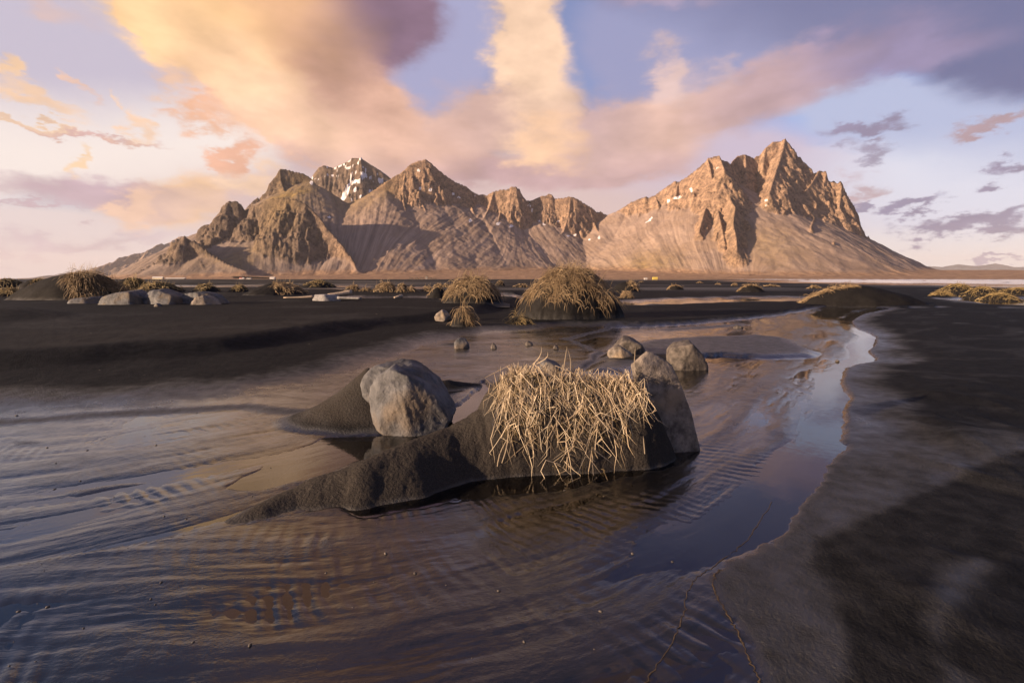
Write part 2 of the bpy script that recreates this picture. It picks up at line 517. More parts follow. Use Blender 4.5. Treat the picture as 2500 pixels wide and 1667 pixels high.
def make_far(name, ca, cb, snow=False):
    M = Mat(name)
    p = M.pos(obj=False)
    n1 = M.noise(p, 0.006, 6, 0.6)
    c = M.mix(M.ramp(n1, 0.35, 0.65), ca, cb)
    if snow:
        z = M.n('ShaderNodeSeparateXYZ'); M.set(z.inputs[0], p)
        c = M.mix(M.math('MULTIPLY', M.ramp(z.outputs[2], 480.0, 760.0), M.ramp(n1, 0.55, 0.68)), c, (0.8, 0.8, 0.82))
    return M.principled(c, 0.95, M.bump(n1, 0.6, 30.0), 0.1)

def make_stone(name, dark, light, warm=None, scale=1.0):
    M = Mat(name)
    p = M.pos()
    n1 = M.noise(p, 6.0 * scale, 6, 0.65); n2 = M.noise(p, 55.0 * scale, 4, 0.7); n3 = M.noise(p, 1.9 * scale, 3, 0.5)
    c = M.mix(M.ramp(n1, 0.33, 0.66), dark, light)
    c = M.mix(M.ramp(n2, 0.58, 0.78, 0.0, 0.55), c, tuple(min(1, v * 1.7) for v in light))
    c = M.mix(M.ramp(n2, 0.42, 0.25, 0.0, 0.6), c, tuple(v * 0.55 for v in dark))
    if warm: c = M.mix(M.ramp(n3, 0.5, 0.66, 0.0, 0.75), c, warm)
    vo = M.n('ShaderNodeTexVoronoi', feature='DISTANCE_TO_EDGE'); M.set(vo.inputs['Vector'], p); M.set(vo.inputs['Scale'], 2.3 * scale)
    crack = M.ramp(M.math('ADD', vo.outputs['Distance'], M.math('MULTIPLY', n1, .16)), 0.05, 0.085)
    c = M.mix(crack, M.mix(.25, c, tuple(v * .4 for v in dark)), c)
    nrm = M.bump(n1, 0.8, 0.04 / scale)
    nrm = M.bump(crack, 0.22, 0.012 / scale, nrm)
    nrm = M.bump(n2, 0.7, 0.006 / scale, nrm)
    return M.principled(c, M.lerp(n1, 0.55, 0.85), nrm, 0.35)

def make_grass(name, a, b, c3):
    M = Mat(name)
    t = M.attr('tint')
    c = M.mix(M.ramp(t, 0.0, 0.5), a, b)
    c = M.mix(M.ramp(t, 0.5, 1.0), c, c3)
    x = M.n('ShaderNodeBsdfPrincipled'); M.set(x.inputs['Base Color'], c); x.inputs['Roughness'].default_value = 0.6
    x.inputs['Specular IOR Level'].default_value = 0.3
    tr = M.n('ShaderNodeBsdfTranslucent'); M.set(tr.inputs['Color'], c)
    mx = M.n('ShaderNodeMixShader'); mx.inputs[0].default_value = 0.25
    M.set(mx.inputs[1], x.outputs[0]); M.set(mx.inputs[2], tr.outputs[0])
    M.nt.links.new(mx.outputs[0], M.out.inputs['Surface'])
    return M.m

def make_plain(name, col, rough=0.7, scale=4.0, var=0.25):
    M = Mat(name)
    n = M.noise(M.pos(), scale, 4, 0.6)
    c = M.mix(M.ramp(n, 0.3, 0.7), tuple(v * (1 - var) for v in col), tuple(min(1, v * (1 + var)) for v in col))
    return M.principled(c, rough, M.bump(n, 0.3, 0.02), 0.3)

def make_sea():
    M = Mat('sea_surf')
    f = M.attr('foam')
    p = M.pos((0.10, 0.35, 1.0), obj=False)
    n = M.noise(p, 1.0, 6, 0.65, 0.5)
    fm = M.ramp(M.math('ADD', f, M.math('MULTIPLY', M.math('SUBTRACT', n, 0.5), 1.3)), 0.35, 0.6)
    c = M.mix(fm, (0.05, 0.06, 0.075), (0.80, 0.80, 0.82))
    return M.principled(c, M.lerp(fm, 0.12, 0.7), M.bump(n, 0.4, 0.3), 0.5, 1.333)

SAND = make_sand()
WATER = make_water('stream_water')
MOUNTAIN = make_mountain()
SEA = make_sea()
ROCK_BLUE = make_stone('blue_grey_rock', (0.044, 0.046, 0.053), (0.145, 0.147, 0.158), (0.17, 0.13, 0.09))
ROCK_BROWN = make_stone('brown_grey_rock', (0.085, 0.073, 0.063), (0.29, 0.25, 0.215), (0.30, 0.23, 0.155), 1.8)
ROCK_DARK = make_stone('dark_rock', (0.045, 0.040, 0.037), (0.15, 0.13, 0.115), None, 1.4)
STRAW = make_grass('straw_grass', (0.16, 0.115, 0.068), (0.50, 0.395, 0.27), (0.76, 0.65, 0.48))
STRAW_DARK = make_grass('olive_straw_grass', (0.13, 0.10, 0.048), (0.30, 0.225, 0.105), (0.48, 0.37, 0.185))
STRAW_GOLD = make_grass('golden_straw_grass', (0.12, 0.085, 0.050), (0.31, 0.225, 0.130), (0.50, 0.385, 0.235))
WOOD = make_plain('bleached_driftwood', (0.42, 0.34, 0.26), 0.8, 18.0)
WOOD_GREY = make_plain('grey_driftwood', (0.24, 0.235, 0.24), 0.85, 14.0)
FOAM = make_plain('tan_foam_line', (0.085, 0.060, 0.034), 0.6, 60.0)

# ------------------------------------------------------------------ the beach: one sheet, finer near the viewpoint
G = lambda pts: np.array([ground(*p) for p in pts])
BANK_EDGE = [(2173, 754), (2108, 768), (2081, 786), (2091, 800), (2139, 825), (2122, 858), (2139, 881), (2071, 898), (2057, 929), (2067, 960), (2073, 978),
             (2057, 1020), (2051, 1074), (2062, 1095), (2020, 1159), (1966, 1222), (1924, 1276), (1850, 1339), (1786, 1382), (1743, 1414), (1749, 1456),
             (1796, 1531), (1828, 1594), (1860, 1667), (1960, 1850)]
P_BANK = np.vstack([smooth_line(G(BANK_EDGE), 4), G([(4500, 1850), (5200, 790), (2700, 760), (2320, 752)])])
P_FILM = np.vstack([G([(1500, 800), (1700, 789), (1850, 776), (1930, 764), (1985, 752), (2060, 747)]), smooth_line(G(BANK_EDGE), 2) + np.array([0.6, 0.0]),
                    G([(1960, 2100), (-2600, 2100), (-2200, 1085), (0, 1036), (300, 1012), (600, 996), (760, 1010), (850, 1058), (1000, 1062), (1110, 1018), (1180, 950),
                       (1290, 915), (1420, 905), (1460, 860), (1380, 830)])])
P_DAMP = G([(-2200, 1085), (-600, 1030), (0, 1000), (300, 985), (600, 962), (800, 915), (960, 858), (1050, 830), (1200, 812), (1400, 800), (1560, 800), (1700, 830), (1500, 960), (1000, 1120), (300, 1150), (-2200, 1200)])
P_BLACK = G([(2110, 1268), (2070, 1285), (1997, 1315), (1976, 1345), (1972, 1370), (1985, 1395), (2027, 1421), (2045, 1480), (2053, 1540), (2050, 1600), (2048, 1850), (3500, 1850), (3500, 1050), (2450, 1130), (2250, 1210)])
P_BAND1 = G([(2295, 1430), (2308, 1404), (2340, 1392), (2393, 1379), (2423, 1404), (2400, 1440), (2372, 1464), (2316, 1540), (2299, 1591), (2248, 1553), (2270, 1490)])
P_BAND2 = G([(2304, 1630), (2340, 1645), (2376, 1667), (2420, 1720), (2310, 1720)])
ISLANDS = [
    (G([(1420, 912), (1470, 862), (1560, 832), (1700, 822), (1850, 818), (1930, 828), (1985, 845), (2008, 862), (2000, 874), (1900, 878), (1760, 876), (1690, 880), (1640, 894), (1540, 918)]), 0.05, 0.30),
    (G([(1500, 797), (1620, 776), (1740, 760), (1850, 744), (1930, 740), (1972, 750), (1920, 761), (1830, 768), (1730, 778), (1620, 790)]), 0.10, 0.4),
    (G([(1560, 806), (1700, 795), (1820, 790), (1850, 796), (1760, 804), (1640, 812)]), 0.012, 0.2),
    (G([(110, 1210), (200, 1185), (320, 1168), (430, 1165), (400, 1180), (300, 1198), (180, 1222)]), 0.011, 0.12),
    (G([(0, 1075), (100, 1068), (180, 1075), (90, 1090), (0, 1100)]), 0.008, 0.10),
]
POOLS = [  # long shallow pools out on the flats
    (G([(415, 698.5), (640, 698), (650, 701), (420, 702)]), 3.0), (G([(749, 707), (850, 707.5), (846, 711), (760, 711.5)]), 2.0),
    (G([(815, 699), (858, 699), (858, 701.5), (815, 701.5)]), 3.0), (G([(962, 700.5), (1034, 701), (1030, 706.5), (970, 707)]), 2.5),
    (G([(848, 736), (960, 735), (1076, 735), (1070, 739), (900, 740)]), 0.9), (G([(1226, 725), (1262, 728), (1262, 735), (1228, 733)]), 0.6),
    (G([(1520, 741), (1600, 735), (1700, 731), (1850, 728), (1960, 727), (1990, 733), (1930, 738), (1800, 739), (1640, 744), (1540, 747)]), 0.9),
    (G([(2320, 733), (2420, 730), (2620, 728), (2700, 745), (2500, 748), (2400, 742)]), 1.0),
    (G([(1500, 683), (1900, 683.1), (1900, 683.9), (1500, 683.7)]), 40.0),
    (G([(860, 1240), (1000, 1200), (1100, 1165), (1250, 1145), (1500, 1120), (1690, 1092), (1640, 1130), (1500, 1165), (1300, 1195), (1100, 1215), (900, 1252)]), .07),
    (G([(900, 1066), (1040, 1054), (1105, 1014), (1180, 935), (1200, 960), (1120, 1030), (1000, 1085), (900, 1115), (780, 1150), (640, 1190), (560, 1190), (700, 1120), (800, 1075)]), .07),
    (G([(1690, 872), (1760, 868), (1850, 874), (1800, 880), (1700, 884)]), 0.05),
]
CREST = G([(-1400, 960), (-600, 935), (0, 908), (180, 895), (320, 884), (530, 868), (640, 850), (740, 828), (830, 812), (920, 800), (1020, 792)])
P_PLAT = np.vstack([CREST, G([(1150, 770), (1250, 740), (1250, 715), (0, 712), (-2500, 720)])])
SHORE = np.array([ground(1800, 686.2), ground(1853, 687.6), ground(2006, 691), ground(2210, 694), ground(2500, 698.5), ground(3200, 716), ground(5200, 760), (900, -200), (3000, -200), (60000, 3000), (60000, 60000), (1300, 60000), (700, 1500), (260, 420)])
CH1 = smooth_line(np.vstack([G([(2060, 752), (2010, 775), (2085, 815), (2085, 860), (2020, 920), (1990, 1000), (1930, 1090), (1800, 1200), (1600, 1310), (1330, 1420), (1000, 1490), (650, 1530), (250, 1560), (-200, 1600), (-900, 1700)])]), 6)
CH2 = smooth_line(G([(1500, 830), (1330, 900), (1180, 960), (1080, 1030), (930, 1085), (780, 1130), (560, 1180), (300, 1240), (0, 1300), (-500, 1370), (-1200, 1450)]), 6)

def line_coords(x, y, line):
    best = np.full(x.shape, 1e9); s = np.zeros(x.shape); n = np.zeros(x.shape); acc = 0.0
    for a, b in zip(line[:-1], line[1:]):
        d, t = seg_dist(x, y, a, b)
        l = math.hypot(*(b - a))
        side = np.sign((b[0] - a[0]) * (y - a[1]) - (b[1] - a[1]) * (x - a[0]))
        m = d < best
        best = np.where(m, d, best); s = np.where(m, acc + t * l, s); n = np.where(m, d * side, n)
        acc += l
    return s, n
def flow_coords(x, y):
    near = (np.hypot(x, y) < 40)
    S = x * 0.6 + 0.0; Nn = y * 1.0
    xx, yy = x[near], y[near]
    s1, n1 = line_coords(xx, yy, CH1); s2, n2 = line_coords(xx, yy, CH2)
    use2 = np.abs(n2) < np.abs(n1) * 0.8
    S[near] = np.where(use2, s2 + 31.0, s1); Nn[near] = np.where(use2, n2 + 17.0, n1)
    return S, Nn

def beach_height(x, y):
    """height of the sand and how wet it is"""
    r = np.hypot(x, y)
    S, Nn = flow_coords(x, y)
    wob = fbm(x * 1.3, y * 1.3, 4, 3)
    wobx, woby = x + 0.10 * wob * np.clip(r / 6, .3, 4), y + 0.10 * fbm(x * 1.1 + 9, y * 1.1, 4, 5) * np.clip(r / 6, .3, 6)
    far = sstep(18, 60, r)
    z = 0.11 + 0.05 * fbm(x * 0.16, y * 0.16, 3, 11) + 0.02 * wob * (1 - far) + 0.10 * far * fbm(x * .02, y * .03, 3, 15)
    wet = 0.0 + 0.12 * sstep(-.1, .5, fbm(x * .35 + 3, y * .5, 4, 21)) + 0.0 * x
    # plateau of dry sand on the left, with its slope down to the wet flat
    d = sdf(x + .12 * fbm(x * .4, y * .4, 2, 12), y + .12 * fbm(x * .4 + 5, y * .4, 2, 13), P_PLAT)
    z = z + 0.17 * sstep(-0.75, 0.06, d)
    plat = sstep(-.02, .25, d) * sstep(16, 7, r)
    # small wind ripples on the dry sand
    dr = sstep(30, 10, r)
    z = z + dr * 0.006 * ridged(x * 2.0 + y * .6, y * 7, 3, 23)
    # damp flat
    d = sdf(wobx, woby, P_DAMP)
    m = sstep(-0.45, 0.35, d)
    mw = sstep(-0.75, 0.45, d + .2 * wob)
    z = z * (1 - m) + m * (0.028 + 0.010 * fbm(x * 1.2, y * 2.2, 4, 31))
    wet = wet * (1 - mw) + mw * (0.80 + 0.22 * fbm(x * 1.1, y * 2.5, 4, 33))
    # bed of the streams: long ridges along the flow, ripples across it
    d = sdf(wobx, woby, P_FILM)
    m = sstep(-0.10, 0.14, d)
    n2 = Nn + 0.05 * fbm(S * 1.1, Nn * 1.1, 3, 41)
    bed = 0.0034 + 0.015 * fbm(S * 0.55, n2 * 2.6, 5, 43) + 0.006 * (ridged(S * 0.8, n2 * 6.0, 4, 45) - 0.5)
    chan = sstep(0.55, 0.1, np.abs(Nn)) * (S < 30) * sstep(7.5, 5.0, S)
    bank_d = sdf(x + 0.05 * wob, y + 0.05 * fbm(x * 2, y * 2, 3, 53), P_BANK)
    bed = bed - 0.020 * chan - 0.016 * sstep(-.45, -.05, bank_d) * sstep(1.5, 2.2, y)
    patch = sstep(-0.15, 0.5, fbm(S * 1.3 + 4, Nn * 2.2, 4, 47))
    ph = S * (1 / 0.038) + n2 * 9.0 + 1.1 * np.sin(n2 * 3.1 + 1.2 * fbm(S * .7, Nn * .7, 2, 48)) + 1.5 * fbm(S * 2.2, Nn * 2.2, 3, 49)
    rip = np.sin(ph * math.pi) * (.6 + .8 * fbm(S * 3, Nn * 3, 2, 50))
    near = sstep(11, 5, r)
    bed = bed + (0.15 + patch) * near * 0.0026 * rip
    z = z * (1 - m) + m * bed
    wet = np.maximum(wet * (1 - m), m * (0.80 + 0.10 * fbm(S * .9, n2 * 5, 3, 44) + 0.20 * sstep(0.006, -0.001, z)))
    # sand bars
    for poly, h, w in ISLANDS:
        lo, hi = poly.min(0) - 2, poly.max(0) + 2
        k = (x > lo[0]) & (x < hi[0]) & (y > lo[1]) & (y < hi[1])
        if not k.any(): continue
        dd = sdf(wobx[k], woby[k], poly)
        mm = sstep(-w * 0.35, w, dd)
        z[k] = np.maximum(z[k], -0.02 + (h + 0.02) * mm + 0.003 * fbm(x[k] * 6, y[k] * 6, 3, 51) * mm)
        wet[k] = np.where(dd > 0, np.minimum(wet[k], 0.92 - 0.42 * sstep(0, w * 1.5, dd)), wet[k])
    # dark bank on the right
    d = bank_d
    m = sstep(-0.04, 0.05, d + .03 * fbm(x * 9, y * 9, 3, 68))
    hump = 0.5 * fbm(x * 0.75 + 1.7, y * 0.55, 3, 55)
    scarp = sstep(2.6, 4.2, y)
    fold = ridged(x * .9 - y * .25 + .25 * wob, y * .45 + x * .2, 2, 56) - .6
    zb = 0.006 + 0.022 * scarp + 0.13 * sstep(.15, .9, d) * fold * sstep(9, 4, r) + 0.055 * sstep(0.0, 0.9, d) + 0.06 * sstep(0.4, 2.4, d) + 0.05 * sstep(.15, 1.2, d) * hump + 0.0035 * ridged(x * 5 - y * 4, y * 6 + x * 3, 3, 57)
    zb = np.maximum(zb, 0.007 + 0.02 * sstep(.05, .4, d))
    z = z * (1 - m) + m * zb
    lines = sstep(.55, .85, ridged(x * .55 + .35 * wob, y * .8 + .4 * wob, 2, 59))
    wb = 0.60 - 0.60 * sstep(0.02, 0.65, d + 0.25 * wob) + 0.14 * sstep(0.2, 0.6, fbm(x * .8, y * 1.5, 3, 61)) + 0.12 * lines * sstep(.1, .6, d)
    blk = sstep(-.03, .05, sdf(x + .10 * wob + .03 * fbm(x * 4, y * 4, 3, 67), y + .08 * wob, P_BLACK))
    band = sstep(-.05, .06, np.maximum(sdf(x + .04 * wob, y, P_BAND1), sdf(x + .04 * wob, y, P_BAND2)))
    nearb = sstep(3.6, 2.6, y)
    wb = wb * (1 - nearb) + nearb * ((0.38 + .16 * fbm(x * 3 - y, y * 2, 3, 62)) * (1 - blk) + blk * (.12 + .30 * band))
    wet = wet * (1 - m) + m * np.clip(wb, 0.0, 0.9)
    # pools on the flats
    for poly, w in POOLS:
        lo, hi = poly.min(0) - 3 * w - 1, poly.max(0) + 3 * w + 1
        k = (x > lo[0]) & (x < hi[0]) & (y > lo[1]) & (y < hi[1])
        if not k.any(): continue
        dd = sdf(wobx[k], woby[k], poly) + 0.6 * w * fbm(x[k] / w * .5, y[k] / w * .3, 3, 63)
        mm = sstep(-w, w * 0.4, dd)
        z[k] = z[k] * (1 - mm) + mm * -0.03
        wet[k] = np.maximum(wet[k], sstep(-1.6 * w, 0, dd))
    # sand blown up around the cracked boulder
    pale = .42 * plat * (.6 + .8 * sstep(-.2, .4, fbm(x * .8, y * 1.6, 3, 66)))
    for (px, py), (rx, ry), rot, h in SKIRTS:
        c = ground(px, py); a = math.radians(rot)
        u = ((x - c[0]) * math.cos(a) + (y - c[1]) * math.sin(a)) / rx; v = (-(x - c[0]) * math.sin(a) + (y - c[1]) * math.cos(a)) / ry
        q = np.sqrt(u * u + v * v)
        q = q / 1.45 + .06 * wob
        b = h * np.clip(1 - q, 0, 1) ** 1.7 * 1.15
        z = np.maximum(z, b - 0.012 + 0 * x) if False else np.where(b > 0.0005, np.maximum(z, np.minimum(z, 0.0) + b), z)
        pale = np.maximum(pale, sstep(.02, .10, b))
        wet = np.where(b > 0.004, wet * (1 - 0.85 * sstep(0.004, 0.05, b)), wet)
    # the hollow at the far left
    c = ground(-60, 815)
    q = np.hypot((x - c[0]) / 1.6, (y - c[1]) / 1.0)
    z = z + 0.22 * np.exp(-((x - c[0] + .2) / 1.5) ** 2 - ((y - c[1] - 1.0) / 0.8) ** 2)
    # down into the sea
    d = sdf(x, y, SHORE)
    m = sstep(-14, 6, d)
    z = z * (1 - m) + m * (-1.2)
    wet = np.maximum(wet, sstep(-18, -2, d))
    # on the far plain everything is dark damp sand
    wet = np.where(r > 20, np.maximum(wet, 0.06 * far + 0.30 * far * sstep(0, .4, fbm(x * .012, y * .05, 3, 65))), wet)
    wet = np.maximum(wet, sstep(0.004, 0.000, z) * 0.95)
    return z, np.clip(wet, 0, 1), S, Nn, pale
SKIRTS = [((905, 1022), (0.60, 0.34), 6, 0.40), ((1085, 955), (0.50, 0.13), 28, 0.12),
          ((1590, 880), (0.75, 0.35), 0, 0.10), ((1120, 800), (0.75, 0.5), 0, 0.14), ((1105, 845), (0.35, 0.2), 0, 0.06)]

def build_beach():
    azd = np.radians(np.linspace(-58, 58, 880))
    azo = np.radians(np.linspace(58, 180, 48))[1:]
    az = np.concatenate([-azo[::-1], azd, azo[:-1]])
    az = np.concatenate([az, az[:1] + 2 * math.pi])
    dep = np.concatenate([np.radians(np.linspace(86, 50, 14)), np.radians(np.linspace(50, 1.0, 440))[1:]])
    rr = CAM_H / np.tan(dep)
    rr = np.concatenate([[0.02], rr, np.geomspace(rr[-1], 24000, 66)[1:]])
    A, R = np.meshgrid(az, rr)
    x, y = (R * np.sin(A)).ravel(), (R * np.cos(A)).ravel()
    z, wet, S, Nn, pale = beach_height(x, y)
    f = grid_faces(*A.shape)
    o = mesh_obj('beach', np.stack([x, y, z], 1), f, SAND, attrs={'pale': pale, 'wet': wet, 'flow': np.stack([S, Nn, 0 * S], 1)})
    tag(o, 'flat beach of black volcanic sand, wet and rippled beside the stream', kind='structure')
    # water level over the low parts of the bed
    azw = np.radians(np.linspace(-60, 60, 200)); rw = np.concatenate([CAM_H / np.tan(np.radians(np.linspace(60, 1.5, 260))), np.geomspace(46, 1450, 60)[1:]])
    A, R = np.meshgrid(azw, rw)
    x, y = (R * np.sin(A)).ravel(), (R * np.cos(A)).ravel()
    S, Nn = flow_coords(x, y)
    o = mesh_obj('stream_water', np.stack([x, y, 0 * x], 1), grid_faces(*A.shape), WATER, attrs={'flow': np.stack([S, Nn, 0 * S], 1)})
    tag(o, 'shallow clear stream water lying over the black sand', kind='structure')
build_beach()

def build_sea():
    az = np.radians(np.linspace(16, 75, 260)); r = np.geomspace(60, 24000, 240)
    A, R = np.meshgrid(az, r)
    x, y = (R * np.sin(A)).ravel(), (R * np.cos(A)).ravel()
    d = sdf(x, y, SHORE)
    ph = d / 34 + 1.1 * fbm(x * .008, y * .008, 3, 71)
    wave = np.maximum(0, np.sin(ph * 2 * math.pi)) ** 3 * sstep(5, 40, d) * sstep(900, 200, d)
    brk = sstep(-.15, .25, fbm(x * .012 + 5, y * .012, 3, 73))
    z = -0.12 + 0.75 * wave * (0.4 + 0.6 * brk) + 0.12 * fbm(x * .08, y * .08, 3, 75) * sstep(0, 60, d)
    z = np.where(d < 0, np.minimum(z, -0.15), z)
    foam = 0.25 + 0.6 * sstep(60, 0, d) + 0.6 * wave * brk + 0.35 * sstep(500, 60, d) - 0.35 * sstep(500, 2500, d)
    o = mesh_obj('sea', np.stack([x, y, z], 1), grid_faces(*A.shape), SEA, attrs={'foam': foam})
    tag(o, 'grey sea with white surf rolling onto the beach', kind='structure')
build_sea()

# ------------------------------------------------------------------ the mountain
# crest points: x, y in the photograph, depth in metres, height of the cliff above the scree
RIDGES = [
    # low hill at the left end
    [(300, 676, 1860, 0), (334, 661, 1900, 2), (367, 643, 1950, 8), (393, 625, 1970, 20), (408, 609, 1980, 40), (414, 594, 1990, 50), (432, 581, 2000, 60), (450, 573, 2000, 70), (462, 581, 2000, 60),
     (480, 588, 1990, 55), (498, 603, 1970, 30), (527, 624, 1940, 10), (557, 642, 1900, 5), (602, 661, 1850, 0)],
    # dome
    [(470, 605, 2260, 60), (483, 558, 2270, 110), (498, 548, 2270, 110), (515, 545, 2270, 110), (520, 534, 2270, 120), (536, 517, 2270, 140), (541, 502, 2270, 150), (557, 491, 2280, 170), (581, 491, 2280, 170),
     (590, 499, 2290, 150), (597, 514, 2300, 120), (611, 503, 2290, 140), (637, 496, 2250, 190), (661, 485, 2240, 220), (691, 481, 2230, 230), (721, 485, 2220, 230), (745, 496, 2210, 210), (759, 508, 2200, 190),
     (777, 526, 2180, 150), (795, 552, 2150, 110), (825, 585, 2110, 60), (855, 622, 2060, 20), (872, 655, 1990, 5)],
    # main crest
    [(590, 520, 2660, 40), (602, 505, 2680, 50), (611, 496, 2690, 55), (623, 487, 2700, 60), (640, 472, 2710, 70), (664, 456, 2730, 90), (668, 440, 2735, 110), (673, 430, 2740, 120), (684, 411, 2750, 130), (694, 411, 2760, 120),
     (718, 418, 2770, 70), (736, 421, 2780, 50), (751, 429, 2780, 30), (761, 436, 2780, 15), (775, 455, 2760, 5), (795, 485, 2740, 0), (812, 498, 2730, 0), (828, 503, 2720, 0), (850, 497, 2735, 0), (879, 485, 2760, 0),
     (917, 460, 2790, 15), (940, 444, 2805, 40), (955, 434, 2820, 80), (981, 419, 2840, 130), (995, 406, 2850, 160), (1006, 398, 2860, 180), (1021, 392, 2870, 190), (1039, 388, 2880, 200), (1052, 397, 2880, 190),
     (1065, 409, 2885, 170), (1083, 424, 2890, 140), (1108, 441, 2900, 110), (1134, 453, 2915, 100), (1140, 456, 2915, 110), (1154, 467, 2930, 80), (1167, 474, 2940, 50), (1190, 475, 2945, 60), (1200, 469, 2935, 140),
     (1225, 462, 2925, 190), (1238, 462, 2920, 190), (1248, 456, 2915, 200), (1259, 455, 2915, 205), (1269, 461, 2920, 180), (1274, 478, 2930, 140), (1280, 491, 2960, 90), (1304, 486, 2965, 100), (1324, 478, 2965, 120),
     (1345, 472, 2960, 150), (1348, 473, 2960, 150), (1354, 483, 2960, 140), (1370, 483, 2950, 160), (1393, 479, 2940, 200), (1409, 484, 2945, 190), (1429, 497, 2955, 170), (1444, 506, 2965, 150), (1457, 517, 2980, 90),
     (1467, 516, 2985, 60), (1483, 525, 3000, 0), (1498, 519, 2990, 0), (1515, 510, 2975, 20), (1529, 501, 2960, 50), (1541, 492, 2940, 70), (1560, 485, 2920, 70), (1577, 479, 2900, 80), (1583, 482, 2900, 75),
     (1600, 475, 2880, 70), (1631, 452, 2840, 90), (1649, 440, 2820, 120), (1655, 445, 2820, 110), (1677, 431, 2790, 120), (1701, 413, 2760, 150), (1722, 393, 2730, 170), (1728, 386, 2720, 180), (1745, 381, 2710, 200),
     (1756, 379, 2700, 210), (1760, 389, 2705, 190), (1776, 393, 2720, 160), (1783, 400, 2740, 120), (1790, 390, 2790, 110), (1801, 380, 2830, 160), (1819, 376, 2850, 170), (1830, 380, 2860, 165), (1837, 384, 2870, 150),
     (1840, 387, 2870, 150), (1846, 380, 2880, 170), (1853, 381, 2880, 180), (1868, 362, 2880, 240), (1886, 346, 2880, 310), (1900, 345, 2880, 330), (1907, 344, 2875, 340), (1917, 337, 2870, 370), (1927, 358, 2865, 340),
     (1940, 364, 2860, 320), (1942, 381, 2860, 290), (1947, 402, 2855, 250), (1954, 422, 2850, 210), (1969, 422, 2850, 210), (1976, 429, 2830, 190), (1990, 422, 2800, 250), (2000, 415, 2780, 290), (2008, 417, 2775, 300),
     (2017, 417, 2765, 310), (2023, 439, 2750, 280), (2046, 445, 2720, 300), (2052, 441, 2710, 310), (2058, 451, 2700, 300), (2070, 477, 2690, 280), (2088, 506, 2675, 260), (2098, 530, 2660, 235), (2104, 556, 2650, 205),
     (2107, 582, 2640, 175), (2111, 605, 2630, 130), (2122, 624, 2590, 80), (2135, 630, 2550, 40), (2151, 636, 2500, 15), (2180, 652, 2400, 3), (2213, 663, 2300, 2), (2234, 668, 2230, 0), (2300, 678, 2100, 0)],
    # the snowy peak far behind
    [(740, 470, 3750, 60), (762, 436, 3750, 140), (766, 420, 3740, 160), (780, 404, 3740, 180), (792, 399, 3740, 190), (813, 406, 3740, 190), (828, 400, 3740, 230), (840, 395, 3740, 260), (861, 386, 3735, 300), (880, 380, 3730, 320),
     (899, 393, 3730, 290), (917, 404, 3730, 250), (937, 416, 3730, 220), (956, 432, 3730, 180), (1000, 470, 3760, 100)],
]
